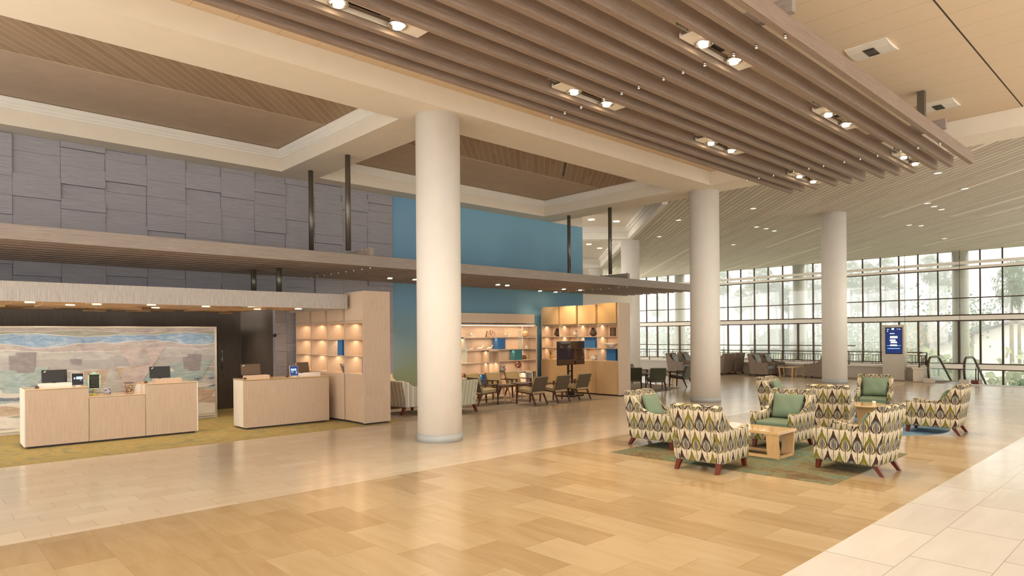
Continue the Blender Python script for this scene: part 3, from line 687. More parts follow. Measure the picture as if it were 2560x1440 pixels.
tag(MB().prism([(3.36, .87), (3.50, .87), (3.50, 1.03), (3.40, 1.03)], 'y', 14.66, 14.67).build('leaflet', 'paper'), 'blank cream leaflet leaning on the low counter beside the red jar', 'leaflet')
for x, y, l in ((1.78, 14.6, 'at the left end of the long desk'), (3.55, 14.56, 'left of the right monitor on the long desk'), (6.3, 14.15, 'in the middle of the short desk'), (5.34, 14.1, 'at the left end of the short desk')):
    t = thing('desk_bell', 'small dark round service bell ' + l, 'bell', (x, y, 1.06), 0, 'service bells'); MB().lathe([(.036, 0), (.036, .008), (.03, .012), (.026, .028), (.012, .038)], seg=14).build('dome', 'bronze', t); MB().cyl(0, 0, .038, .046, .005, 8).build('button', 'chrome', t)
t = thing('security_camera', 'small black dome camera on the wood tile wall', 'camera', (6.88, 16.2, 2.0)); MB().ball((0, -.03, 0), .045, 10).build('dome', 'black_plastic', t); MB().box(-.01, .03, -.02, .02, .0, .03).build('bracket', 'steel', t)
# ------------------------------------------------------------------ mural partition
def mural():
    X0, X1, Yf, H = -1.6, 5.62, 16.70, 2.21
    root = thing('mural_partition', 'free standing mural wall of layered waves and paper boats behind desks', 'mural', (0, 0, 0))
    MB().box(X0, X1, Yf, Yf + .12, 0, H).build('partition', 'white_paint', root)
    def pale(h):
        v = [int(h[i:i+2], 16) / 255 for i in (1, 3, 5)]; g = sum(v) / 3; v = [g + (c - g) * .85 for c in v]; v = [c + (1 - c) * .28 for c in v]
        return tuple(((c + .055) / 1.055) ** 2.4 for c in v) + (1,)
    def wc(name, a, b_, c):
        t_ = mat(name, b_, .8); x, y, z = t_.xyz('Object'); f = t_.noise(t_.vec(x * 3, z * 9), 1, 5, .7, dist=.8); g = t_.noise(t_.vec(x * 25, z * 40), 1, 2); t_.col(t_.ramp(f * .8 + g * .2, [(.34, pale(a)), (.5, pale(b_)), (.66, pale(c))]))
    wc('m_mauve', '#8f8486', '#b3a6a2', '#cfc4bc'); wc('m_sage', '#7f8676', '#9aa08e', '#b8bcae'); wc('m_blue', '#3f78b0', '#6f9fce', '#b9cfdf'); wc('m_pale', '#9c9a96', '#b9b6b0', '#cfd2cc')
    wc('m_grey', '#989290', '#aaa5a2', '#b5b0ae'); wc('m_white', '#cfc8bc', '#e4ddd2', '#ece6da'); wc('m_shade', '#7f7a78', '#9f9a96', '#c4bfb8'); wc('m_teal', '#5f93a0', '#93b4b8', '#c3d0ce')
    wc('m_tan', '#a07c58', '#c0a080', '#d6bfa4'); wc('m_sand', '#d5c8ae', '#e2d6be', '#e6dcc8'); wc('m_purple', '#6e6268', '#83767b', '#958a8c'); wc('m_rose', '#a98c88', '#c4aca6', '#d8c8c0'); wc('m_navy', '#34405c', '#5a6888', '#b4bcc8'); wc('m_green', '#6f8c8c', '#93b0aa', '#b6cac2')
    rnd = random.Random(21); n = 150
    layers = [(2.19, .0, 'm_mauve', 0), (2.10, .03, 'm_sage', 1), (2.03, .03, 'm_blue', 1), (1.84, .05, 'm_mauve', 1), (1.69, .03, 'm_pale', 1), (1.50, .015, 'm_grey', 0), (1.27, .045, 'm_white', 0), (1.20, .04, 'm_shade', 0), (1.12, .05, 'm_teal', 1), (.98, .06, 'm_pale', 0), (.88, .05, 'm_white', 1), (.80, .05, 'm_navy', 0), (.74, .04, 'm_teal', 0), (.66, .05, 'm_white', 1), (.55, .05, 'm_tan', 1), (.42, .05, 'm_sage', 1), (.31, .06, 'm_white', 0), (.14, .05, 'm_shade', 0), (.10, .03, 'm_sand', 0)]
    b = MB(); ms = []; y = Yf
    for i, (z, a, m_, crest) in enumerate(layers):
        y -= .0012; p1, p2, p3 = [rnd.random() * 6.28 for _ in range(3)]; pts = []
        for k in range(n + 1):
            x = X0 + (X1 - .03 - X0) * k / n
            pts.append((x, min(H - .02, z + a * (math.sin(x * 1.9 + p1) + .5 * math.sin(x * 4.3 + p2) + .18 * math.sin(x * 13 + p3)) + a * rnd.uniform(-.05, .05))))
        if crest:
            if 'm_white' not in ms: ms.append('m_white')
            o = [(q[0], y) for q in pts]; v = [(q[0], y, q[1] + .012) for q in pts] + [(q[0], y, q[1] - .02) for q in pts]; b.add(v, [(k, k + n + 1, k + n + 2, k + 1) for k in range(n)], ms.index('m_white')); y -= .0006
        if m_ not in ms: ms.append(m_)
        v = [(q[0], y, q[1]) for q in pts] + [(q[0], y, .06) for q in pts]; b.add(v, [(k, k + n + 1, k + n + 2, k + 1) for k in range(n)], ms.index(m_))
    def poly(pts, m_, dy=.0008):
        nonlocal y
        y -= dy
        if m_ not in ms: ms.append(m_)
        b.add([(px, y, pz) for px, pz in pts], [tuple(range(len(pts)))[::-1] if sum(pts[i][0] * pts[(i + 1) % len(pts)][1] - pts[(i + 1) % len(pts)][0] * pts[i][1] for i in range(len(pts))) < 0 else tuple(range(len(pts)))], ms.index(m_))
    def boat(cx, cz, w, h, m1, m2):
        poly([(cx - w * .5, cz + h * .45), (cx - w * .28, cz - h * .5), (cx + w * .22, cz - h * .5), (cx + w * .5, cz + h * .62)], m1); poly([(cx - w * .16, cz - h * .25), (cx, cz + h * .8), (cx + w * .16, cz - h * .25)], m2); poly([(cx - w * .28, cz - h * .5), (cx, cz - h * .55), (cx + w * .22, cz - h * .5), (cx, cz + h * .0)], m2)
    boat(4.02, 1.53, .95, .40, 'm_rose', 'm_mauve'); boat(1.75, 1.10, 1.0, .46, 'm_green', 'm_teal'); boat(5.05, 1.16, .95, .42, 'm_green', 'm_teal'); boat(3.4, 1.02, 1.25, .5, 'm_tan', 'm_pale'); poly([(3.55, .9), (3.9, .8), (4.25, 1.38), (3.6, 1.2)], 'm_rose')
    for (x0, z0, s_) in ((1.85, 1.62, 1.0), (5.12, 1.50, .93)):
        poly([(x0 - .26 * s_, z0 - .30 * s_), (x0 - .28 * s_, z0 + .0), (x0, z0), (x0, z0 - .32 * s_)], 'm_purple'); poly([(x0 - .15 * s_, z0 - .36 * s_), (x0 - .17 * s_, z0 + .06), (x0 + .16 * s_, z0 + .06), (x0 + .13 * s_, z0 - .36 * s_)], 'm_purple')
    poly([(2.62, 1.52), (2.64, 1.40), (2.80, 1.39), (2.81, 1.51)], 'm_purple')
    for x0 in (2.0, 2.35, 5.2, 5.5): poly([(x0 - .11, .98), (x0, .93), (x0 + .1, .99), (x0 + .03, 1.0)], 'm_navy')
    poly([(5.0, .62), (5.15, .42), (5.5, .55), (5.58, .7), (5.2, .75)], 'm_tan'); poly([(4.9, .3), (5.2, .38), (5.58, .34), (5.58, .12), (4.9, .1)], 'm_white')
    b.build('mural_picture', ms, root)
    MB().box(X0, X1 + .012, Yf - .04, Yf + .12, H, H + .012).box(X1, X1 + .012, Yf - .04, Yf + .12, 0, H).build('edge_trim', 'white_paint', root)
mural()
# ------------------------------------------------------------------ tall open divider shelving units
LV = [1.12, 1.52, 1.90, 2.28]
def unit(x, y0, label, top_m, low_m, blues, gaps, depth, zig):
    """faces -x at x; bays run along +y from y0"""
    t = thing('shelving_unit', label, 'shelving unit', (x, y0, 0))
    P_ = .835; D = depth
    MB().box(-.02, D + .02, -.05, 0, .04, 2.96).build('end_panel', 'desk_laminate' if x < 10 else 'cabinet_laminate', t, bevel=.003, seg=1)
    MB().box(0, D, 4 * P_, 4 * P_ + .03, .04, 2.93).build('end_panel', 'cabinet_laminate', t)
    for k in range(4):
        a, c = k * P_ + .018, (k + 1) * P_ - .018; z_ = zig[k] * 1.5
        b = MB(); b.prism([(-z_, a), (-z_ * .1, c), (D, c), (D, a)], 'z', 2.31, 2.93 + .03 * (k == 0)); b.build('upper_cabinet', top_m, t, bevel=.003, seg=1)
        b = MB(); b.prism([(-z_ * .1, a), (-z_, c), (D, c), (D, a)], 'z', .05, 1.10); b.build('cabinet_door', low_m, t, bevel=.003, seg=1)
        if k: MB().box(.0, D - .02, k * P_ - .014, k * P_ + .014, 1.12, 2.30).build('divider', 'cabinet_laminate', t)
    for i, z in enumerate(LV):
        MB().box(-.0, D - .01, 0, 4 * P_, z - .022, z + .0).build('shelf', 'cabinet_laminate', t)
    MB().box(.03, D, 0, 4 * P_, 2.28, 2.31).build('shelf', 'cabinet_laminate', t)
    MB().box(.12, D - .03, .0, 4 * P_, .06, 1.09).build('carcass', 'toekick', t); MB().box(.12, D - .03, 0, 4 * P_, 2.32, 2.9).build('carcass', 'toekick', t)
    bk = MB()
    for k in range(4):
        for i in range(3):
            g = gaps.get((k, i)); a, c = k * P_ + .014, (k + 1) * P_ - .014
            if g: a = a + g
            bk.box(D - .03, D - .01, a, c, LV[i], LV[i + 1] - .022)
            lamp('AREA', (x + D * .45, y0 + (a + c) / 2 + .1, LV[i + 1] - .03), 1.3, (1, .72, .48), .08, 170, parent=None, sizey=.55)
    bk.build('back_board', 'cabinet_laminate', t)
    for (k, i, m_, a, c) in blues: MB().box(.05, D - .03, k * P_ + a, k * P_ + c, LV[i] + .001, LV[i + 1] - .023).build('coloured_insert', m_, t)
    for k in range(4): MB().box(.02, .05, k * P_ + .12, (k + 1) * P_ - .12, 2.268, 2.279 - .001).build('light_strip', 'strip_glow', t)
    MB().box(.03, D - .02, .0, 4 * P_, 0, .05).build('toe_kick', 'toekick', t)
    return t
unit(7.40, 12.72, 'tall pale wood shelving unit at the right end of the reception desks', 'cabinet_laminate', 'desk_laminate', [(1, 1, 'blue_box', .20, .42), (0, 0, 'blue_box', .03, .14)], {}, .64, (.0, .05, .05, .05))
unit(16.47, 12.74, 'tall oak shelving unit behind the television by the window lounge', 'oak_cabinet', 'oak_cabinet', [(1, 1, 'blue_box', .13, .58), (0, 0, 'blue_box', .13, .5)], {(0, 2): .38, (1, 2): .32, (2, 2): .30, (3, 2): .26, (0, 1): .38, (2, 1): .3, (1, 0): .3}, .56, (.05, .05, .05, .05))
for y, z in ((13.1, 3.35), (13.9, 3.35), (14.8, 3.35)): lamp('SPOT', (15.7, y, 3.45), 40, (1, .72, .38), .05, 80, .6, rot=(0, math.radians(-28), 0))
# ------------------------------------------------------------------ low bookcase on the blue wall
t = thing('bookcase', 'wide light wood bookcase with lit shelves against the blue wall', 'bookcase', (0, 0, 0))
BX0, BX1, BY0, BY1 = 11.9, 16.05, 15.93, 16.29
b = MB(); b.box(BX1 - .05, BX1, BY0 - .02, BY1, 0, 2.33).box(BX0, BX0 + .05, BY0 - .02, BY1, 0, 2.33).box(BX0, BX1, BY0 - .02, BY1, 2.28, 2.33); b.build('frame', 'cabinet_laminate', t)
MB().box(BX0, BX1, BY1 - .02, BY1, 0, 2.3).build('back_board', 'cabinet_laminate', t)
MB().box(BX0, BX1 - .12, BY0 - .02, BY1, 2.36, 2.67).build('header', 'cabinet_laminate', t)
for z, x0, x1 in ((1.90, 12.85, BX1 - .05), (1.50, 12.9, BX1 - .05), (1.09, BX0 + .05, 13.8), (1.12, 14.3, BX1 - .05), (.73, BX0 + .05, BX1 - .05), (.35, BX0 + .05, BX1 - .05)):
    MB().box(x0, x1, BY0 + .02, BY1 - .02, z - .03, z).build('shelf', 'cabinet_laminate', t)
MB().box(12.85, 12.87, BY0 + .03, BY1 - .02, 1.5, 1.9).box(15.55, 15.57, BY0 + .2, BY1 - .02, .73, 2.28).build('divider', 'cabinet_laminate', t)
MB().box(13.82, 13.85, BY0 - .02, BY1 - .02, .73, 1.47).box(14.26, 14.29, BY0 - .02, BY1 - .02, .73, 1.47).box(13.82, 14.29, BY0 - .02, BY1 - .02, 1.44, 1.47).box(13.85, 14.26, BY1 - .12, BY1 - .1, .73, 1.44).build('niche', 'cabinet_laminate', t)
for x0, x1, z0, z1, m_ in ((14.27, 14.61, 1.50, 1.87, 'blue_box'), (15.04, 15.38, 1.12, 1.47, 'teal_box'), (13.6, 13.83, .35, .70, 'blue_box')): MB().box(x0, x1, BY0 + .03, BY0 + .05 + .2, z0 + .001, z1).build('coloured_insert', m_, t)
MB().box(15.5, 15.53, BY0, BY1 - .02, .35, .7).box(15.82, 15.85, BY0, BY1 - .02, .35, .7).box(15.5, 15.85, BY0, BY1 - .02, .67, .70).build('white_cube', 'white_plastic', t)
MB().box(BX0 + .1, BX1 - .1, BY0 + .03, BY0 + .05, 2.268, 2.28).build('light_strip', 'strip_glow', t)
for z in (2.26, 1.86, 1.45, 1.05, .69, .31): 
    for x in (12.6, 14.0, 15.3): lamp('AREA', (x, BY0 + .12, z - .005), 1.9, (1, .74, .5), .05, 170, sizey=.03) .scale = (20, 1, 1)
# ------------------------------------------------------------------ ornaments
def orn(name, label, cat, loc, prof=None, m='ceramic_white', seg=18, group=None):
    t = MB().lathe(prof, seg=seg).build(name, m, None, loc); return tag(t, label, cat, group)
YS = 16.08
def coral(x, z, label, s=1, y=YS, m='ceramic_white'):
    b = MB(); rnd = random.Random(int(x * 10)); b.box(-.1 * s, .1 * s, -.04, .04, 0, .02)
    for i in range(9): a = (i - 4) * .3; b.tube([(0, 0, .02), (math.sin(a) * .06 * s, rnd.uniform(-.03, .03), .07 * s), (math.sin(a) * .12 * s, rnd.uniform(-.04, .04), .06 * s + math.cos(a) * .10 * s)], .014 * s, 6, r1=.008)
    tag(b.build('coral_ornament', m, None, (x, y, z)), label, 'ornament', 'coral ornaments')
coral(13.3, 1.90, 'white branching coral ornament on the top shelf, left of the bicycle'); coral(14.8, 1.90, 'white branching coral ornament on the top shelf, right of the bicycle')
t = thing('bicycle_ornament', 'small dark model bicycle standing on the top bookcase shelf', 'ornament', (14.08, YS, 1.90))
for sx, r in ((-.1, .085), (.1, .085)):
    b = MB(); b.tube([(sx + r * math.cos(a * PI / 8), 0, .088 + r * math.sin(a * PI / 8)) for a in range(17)], .006, 5); [b.tube([(sx, 0, .088), (sx + r * math.cos(a * PI / 3), 0, .088 + r * math.sin(a * PI / 3))], .002, 3) for a in range(6)]; b.build('wheel', 'brown_leaf', t)
MB().tube([(-.1, 0, .088), (-.03, 0, .2), (.07, 0, .2), (.1, 0, .088)], .006, 5).tube([(-.03, 0, .2), (0, 0, .09), (.07, 0, .2)], .005, 5).tube([(.07, 0, .2), (.075, 0, .235), (.1, 0, .24)], .005, 5).tube([(-.05, 0, .215), (0, 0, .215)], .01, 5).build('frame', 'brown_leaf', t)
tag(MB().tube([(0, 0, 0), (.05, 0, .23)], .018, 8, r1=.006).tube([(.03, .02, 0), (.07, .01, .2)], .01, 6).build('driftwood', 'brown_leaf', None, (13.86, YS, 1.9)), 'thin dark driftwood stick leaning beside the model bicycle', 'ornament')
orn('wooden_ball', 'round woven wooden ball on the top shelf at the right end', 'ornament', (15.66, YS, 1.90), [(.03, 0), (.08, .03), (.105, .09), (.095, .15), (.05, .19), (.02, .2)], 'oak')
orn('glass_vase', 'tall bulbous green glass bottle at the left of the bookcase', 'vase', (12.78, 15.86, 1.09), [(.05, 0), (.07, .05), (.10, .25), (.085, .45), (.045, .6), (.028, .68), (.028, .82), (.033, .9)], 'green_glass')
orn('glass_vase', 'tall slender green glass vase standing in front of the right shelves', 'vase', (15.27, 15.93, 1.50), [(.06, 0), (.07, .03), (.05, .12), (.085, .35), (.08, .5), (.04, .62), (.02, .68)], 'green_glass')
def bird(x, z, s, label):
    t = thing('bird_ornament', label, 'ornament', (x, YS, z), 0, 'white birds'); MB().ball((0, 0, .045 * s), .05 * s, 12, sx=1.9, sy=.8, sz=.75).tube([(-.07 * s, 0, .04 * s), (-.16 * s, 0, .015)], .02 * s, 6, r1=.006).build('body', 'ceramic_white', t)
    MB().tube([(.07 * s, 0, .06 * s), (.11 * s, 0, .11 * s)], .018 * s, 6, r1=.014 * s).ball((.12 * s, 0, .125 * s), .024 * s, 8).tube([(.135 * s, 0, .125 * s), (.165 * s, 0, .118 * s)], .007 * s, 5, r1=.002).build('head', 'ceramic_white', t)
bird(13.24, 1.5, .6, 'small white bird ornament, left of the three birds'); bird(13.62, 1.5, 1, 'white bird ornament, middle of the three birds'); bird(14.02, 1.5, 1, 'white bird ornament beside the blue insert')
orn('glass_tumbler', 'small empty glass tumbler on the second shelf at the right end', 'glass', (15.70, YS, 1.50), [(.045, 0), (.05, .1)], 'green_glass')
b = MB(); [b.tube([(i * .05 - .06 + .035 * math.cos(a * .785), j * .02, .06 + k * .06 + .035 * math.sin(a * .785)) for a in range(9)], .013, 6) for i in range(3) for j, k in ((0, 0), (1, 1))]
for q in range(len(b.v)): b.v[q] = (b.v[q][0], b.v[q][1], b.v[q][2] - .012)
tag(b.build('knot_ornament', 'brown_leaf', None, (15.62, YS, 1.12)), 'dark brown knotted ring ornament on the third shelf', 'ornament')
orn('bulb_vase', 'silver folded ceramic vase on the fourth shelf', 'vase', (14.53, YS, .73), [(.10, 0), (.15, .05), (.14, .12), (.11, .17), (.15, .21)], 'silver_glaze', 7)
t = thing('leaf_sculpture', 'round brown leafy sculpture on a thin stand', 'ornament', (15.3, YS, .73)); MB().cyl(0, 0, 0, .012, .05).cyl(0, 0, .01, .12, .008, 8).build('stand', 'ceramic_white', t)
b = MB(); rnd = random.Random(2)
for i in range(60):
    a, c = rnd.random() * 6.28, math.acos(rnd.uniform(-1, 1)); d = Vector((math.sin(c) * math.cos(a), math.sin(c) * math.sin(a), math.cos(c))); p = Vector((0, 0, .22)) + d * .11; R_ = d.to_track_quat('Z', 'X').to_matrix().to_4x4(); b.box(-.025, .025, -.02, .02, -.004, .004, 0, Matrix.Translation(p) @ R_)
b.build('leaves', 'brown_leaf', t)
tag(MB().tube([(-.14, 0, .02), (-.05, 0, .022), (.1, 0, .022), (.14, 0, .03)], .02, 8, r1=.008).build('boat_ornament', 'red_lacquer', None, (12.85, YS, .73)), 'red lacquered boat shaped ornament on the fourth shelf, left end', 'ornament')
# on the desk-side unit
b = MB()
for i in range(14): a = i * 2 * PI / 14; b.tube([(.05 * math.cos(a), .05 * math.sin(a), .0), (.11 * math.cos(a + .3), .11 * math.sin(a + .3), .08), (.12 * math.cos(a + .6), .12 * math.sin(a + .6), .15), (.09 * math.cos(a + .9), .09 * math.sin(a + .9), .21)], .006, 4)
tag(b.build('wire_vase', 'ceramic_white', None, (7.62, 13.05, 1.906)), 'white openwork wire vase in the top right cubby near the desks', 'vase')
orn('ribbed_vase', 'dark mottled ribbed vase in the lower cubby near the desks', 'vase', (7.58, 13.86, 1.12), [(.05, 0), (.07, .03), (.11, .15), (.125, .20)], 'silver_glaze', 9)
# on the window-side unit
X2 = 16.62
def lantern(y, label): orn('lantern_vase', label, 'vase', (X2, y, 1.90), [(.05, 0), (.13, .07), (.13, .09), (.06, .27), (.05, .29)], 'ceramic_dark', 8, 'faceted dark vases')
lantern(15.46, 'dark faceted vase on the top shelf of the leftmost bay'); lantern(13.86, 'dark faceted vase on the top shelf right of the television')
orn('striped_jar', 'white and brown banded jar on the top shelf, second bay', 'jar', (X2, 14.62, 1.90), [(.07, 0), (.09, .03), (.09, .14), (.06, .17), (.07, .2)], 'stripe_grey')
b = MB()
for i in range(12): 
    for s_ in (-1, 1): b.tube([(.09 * math.cos(i * PI / 6 + s_ * q * .25), .09 * math.sin(i * PI / 6 + s_ * q * .25), q * .055) for q in range(6)], .008, 4)
tag(b.build('lattice_vase', 'brown_plastic', None, (X2, 13.05, 1.905)), 'tall dark lattice vase on the top shelf, rightmost bay', 'vase')
orn('ceramic_bowl', 'wide pale green bowl on the second shelf, rightmost bay', 'bowl', (X2, 13.12, 1.52), [(.07, 0), (.1, .04), (.2, .11), (.24, .15), (.22, .15), (.09, .06)], 'ceramic_white')
tag(MB().ball((0, 0, .07), .07, 10, sy=2.0).ball((.02, -.09, .12), .06, 8).ball((.02, .06, .11), .05, 8).lathe([(.05, 0), (.12, .05)], 0, 0, 0, 12).build('shell_bowl', 'ceramic_white', None, (X2, 13.86, 1.12)), 'white shell shaped bowl below the blue insert', 'bowl')
t = thing('potted_plant', 'small spiky plant in a yellow pot on the leftmost bay', 'plant', (X2, 15.8, 1.12)); MB().lathe([(.035, 0), (.05, .13)]).build('pot', 'yellow', t)
b = MB(); rnd = random.Random(9)
for i in range(12): a = rnd.random() * 6.28; l = rnd.uniform(.08, .16); b.tube([(0, 0, .12), (l * .4 * math.cos(a), l * .4 * math.sin(a), .25), (l * math.cos(a), l * math.sin(a), .36)], .009, 4, r1=.002)
b.build('leaves', 'leaf_green', t)
# television
t = thing('television', 'large dark flat television on a black stand before the oak shelves', 'television', (15.56, 13.9, 0), math.radians(8))
MB().box(-.76, .76, -.02, .03, 1.0, 1.75).build('casing', 'black_plastic', t, bevel=.006); MB().box(-.74, .74, -.024, -.02, 1.02, 1.73).build('screen', 'screen_off', t)
MB().box(-.13, -.08, .02, .07, .1, 1.4).box(.08, .13, .02, .07, .1, 1.4).box(-.12, .12, .03, .06, .78, .82).build('pole', 'dark_metal', t); MB().box(-.35, .35, -.25, .35, 0, .05).box(-.13, .13, -.02, .1, .05, .16).build('base', 'dark_metal', t, bevel=.01)
# ------------------------------------------------------------------ cushions
def pillow_mesh(w, h, t, name, m, loc, rot, n=12):
    b = MB(); p = []
    for s_ in (1, -1):
        for i in range(n + 1):
            for j in range(n + 1):
                u, v = -1 + 2 * i / n, -1 + 2 * j / n
                k = max(0, (1 - abs(u) ** 3.2)) ** .55 * max(0, (1 - abs(v) ** 3.2)) ** .55
                pin = 1 - .06 * (1 - abs(v)) * abs(u) ** 4 - 0; pin2 = 1 - .06 * (1 - abs(u)) * abs(v) ** 4
                p.append((u * w / 2 * pin, s_ * t / 2 * k + .006 * math.sin(7 * u + 3 * v) * k, v * h / 2 * pin2))
    N = (n + 1) ** 2; fs = []
    for s_ in range(2):
        for i in range(n):
            for j in range(n):
                a = s_ * N + i * (n + 1) + j; q = (a, a + n + 1, a + n + 2, a + 1); fs.append(q[::-1] if s_ == 0 else q)
    b.add(p, fs, 0, True); o = b.build(name, m, None, loc); o.rotation_euler = rot
    bm = bmesh.new(); bm.from_mesh(o.data); bmesh.ops.remove_doubles(bm, verts=bm.verts, dist=.0008); bmesh.ops.recalc_face_normals(bm, faces=bm.faces); bm.to_mesh(o.data); bm.free()
    return o
# ------------------------------------------------------------------ upholstered armchairs (local +x is the front)
SIDE = {'club': [(-.41, .13), (.44, .13), (.455, .59), (.43, .615), (.36, .608), (.22, .582), (.06, .580), (-.06, .605), (-.17, .665), (-.27, .77), (-.345, .885), (-.41, .945), (-.50, .955), (-.54, .93), (-.52, .75), (-.465, .42)],
        'woven': [(-.38, .10), (.45, .10), (.455, .60), (.43, .625), (.2, .62), (.02, .64), (-.12, .70), (-.24, .81), (-.34, .95), (-.40, 1.02), (-.50, 1.03), (-.53, 1.0), (-.47, .72), (-.42, .45)],
        'tub': [(-.36, .18), (.36, .18), (.40, .66), (.36, .68), (-.1, .69), (-.22, .75), (-.38, .84), (-.46, .84), (-.47, .80), (-.40, .45)]}
BACK = {'club': [(-.41, .13), (-.30, .13), (-.26, .45), (-.36, .90), (-.41, .95), (-.50, .955), (-.54, .93), (-.52, .75), (-.465, .42)],
        'woven': [(-.38, .10), (-.28, .10), (-.25, .45), (-.36, .98), (-.42, 1.025), (-.50, 1.03), (-.53, 1.0), (-.47, .72), (-.42, .45)],
        'tub': [(-.36, .18), (-.22, .18), (-.22, .45), (-.34, .80), (-.38, .84), (-.46, .84), (-.47, .80), (-.40, .45)]}
def armchair(kind, fabric, seat_m, leg_m, loc, rz, label, cat='armchair', group=None, w=.74):
    t = thing('armchair', label, cat, (loc[0], loc[1], loc[2] if len(loc) > 2 else 0), rz, group); h = w / 2; th = .085
    b = MB(); zb = SIDE[kind][0][1]
    b.prism(SIDE[kind], 'y', -h, -h + th).prism(SIDE[kind], 'y', h - th, h).prism(BACK[kind], 'y', -h + th - .002, h - th + .002)
    b.build('upholstered_frame', fabric, t, bevel=.02, seg=3)
    MB().box(-.30, .425, -h + th - .002, h - th + .002, zb, .33).build('seat_rail', fabric, t, bevel=.01)
    MB().box(-.27, .44, -h + th + .004, h - th - .004, .332, .455).build('seat_cushion', seat_m, t, bevel=.035, seg=4)
    for sy in (-1, 1):
        MB().leg((.385, sy * (h - .06), zb + .01), (.405, sy * (h - .055), 0), .07, .05).build('leg', leg_m, t)
        MB().leg((-.36, sy * (h - .065), zb + .01), (-.455, sy * (h - .06), 0), .075, .05).build('leg', leg_m, t)
    return t
deg = math.radians
GI = 'patterned armchairs on the rugs'
A_ = armchair('club', 'ikat_fabric', 'green_cushion', 'red_wood', (8.64, 4.99, .006), deg(3), 'patterned armchair in the front with its back to the camera', group=GI)
def put(src, x, y, a, label, group=None): return copy_tree(src, (x, y, 0), deg(a), label, group)
chairs = [(9.72, 6.58, -88, 'leftmost patterned armchair with a square green pillow, side on'), (11.12, 5.06, 181, 'patterned armchair behind the wooden coffee table facing the camera'),
          (14.62, 6.56, -90, 'patterned armchair with tall back and green pillow behind the others'), (13.42, 5.12, 14, 'patterned armchair with its back turned beside the round table'),
          (16.45, 5.32, 194, 'furthest patterned armchair facing the camera with large green cushion'), (14.74, 3.67, 92, 'rightmost patterned armchair side on, on the round rug'),
          (9.95, 3.46, 88, 'patterned armchair at the right front side on, beside the coffee table')]
for x, y, a, l in chairs: put(A_, x, y, a, l).location.z = .006
def on_chair(x, y, a, fx, fz, w, h, tilt, label, m='green_cushion', t=.13, yaw=0, name='pillow'):
    """pillow leaning on the chair back: fx forward of the chair centre"""
    r = deg(a); px, py = x + fx * math.cos(r), y + fx * math.sin(r)
    o = pillow_mesh(w, h, t, name, m, (px, py, fz), (0, 0, 0)); o.rotation_euler = (Matrix.Rotation(r + deg(yaw), 4, 'Z') @ Matrix.Rotation(deg(-tilt), 4, 'Y') @ Matrix.Rotation(PI / 2, 4, 'Z')).to_euler()
    return tag(o, label, 'pillow')
on_chair(9.72, 6.58, -88, -.17, .68, .44, .44, 20, 'square dappled green pillow on the leftmost patterned armchair', yaw=-6)
on_chair(11.12, 5.06, 181, -.21, .675, .54, .45, 16, 'large green back cushion on the armchair behind the coffee table', t=.15)
on_chair(14.62, 6.56, -90, -.18, .69, .42, .42, 20, 'square green pillow on the tall backed armchair at the rear', yaw=5)
on_chair(16.45, 5.32, 194, -.22, .68, .54, .46, 14, 'large green back cushion on the furthest patterned armchair', t=.15)
on_chair(14.74, 3.67, 92, -.17, .66, .44, .40, 24, 'green pillow on the rightmost patterned armchair')
on_chair(9.95, 3.46, 88, -.16, .66, .46, .42, 26, 'green pillow on the patterned armchair at the right front')
# ---- rugs and tables
tag(MB().prism([(8.55, 6.78), (8.68, 3.31), (11.75, 3.31), (11.75, 6.78)], 'z', 0, .006).build('rug', 'rug_green'), 'rectangular mottled green and brown rug under the front armchairs', 'rug')
tag(MB().cyl(0, 0, 0, .006, 1.6, 64).build('rug', 'rug_blue', None, (14.9, 5.1, 0)), 'round blue green rug under the rear armchairs', 'rug')
t = thing('coffee_table', 'rectangular light oak coffee table with slanted board legs', 'coffee table', (9.80, 4.52, .006), deg(0))
MB().box(0, .64, 0, 1.36, .375, .42).build('table_top', 'oak_top', t, bevel=.004)
for y0 in (.02, 1.29):
    for sx, (xa, xb) in ((0, (.0, -.05)), (1, (.57, .62))):
        pts = [(.0, .0), (.13, .0), (.20, .375), (.0, .375)] if sx == 0 else [(.50, 0), (.56, 0), (.64, .375), (.52, .375)]
    yy = y0 if y0 < 1 else y0
    MB().prism([(.06, 0), (.01, .375), (.05, .375), (.10, 0)], 'y', yy, yy + .19 * (1 if y0 < 1 else .25) ).build('leg', 'oak', t)
    MB().prism([(.54, 0), (.59, .375), (.63, .375), (.58, 0)], 'y', yy, yy + .19 * (1 if y0 < 1 else .25)).build('leg', 'oak', t)
    MB().box(.08, .56, yy, yy + .04, 0, .04).build('stretcher', 'oak', t)
MB().box(.06, .10, .2, 1.3, 0, .04).box(.54, .58, .2, 1.3, 0, .04).build('stretcher', 'oak', t)
t = thing('coffee_table', 'round light wood coffee table with slab leg on the round rug', 'coffee table', (14.85, 4.98, .006))
MB().cyl(0, 0, .40, .44, .42, 40).build('table_top', 'oak_top', t); MB().prism([(-.14, .03), (-.18, .40), (.18, .40), (.14, .03)], 'x', -.03, .03).build('leg', 'oak', t); MB().prism([(-.18, 0), (-.18, .03), (.18, .03), (.18, 0)], 'x', -.28, .28).build('base', 'oak', t)
tag(MB().cyl(0, 0, 0, .06, .035, 14).build('candle', 'ceramic_white', None, (14.95, 4.84, .446)), 'small cream candle on the round coffee table', 'candle')
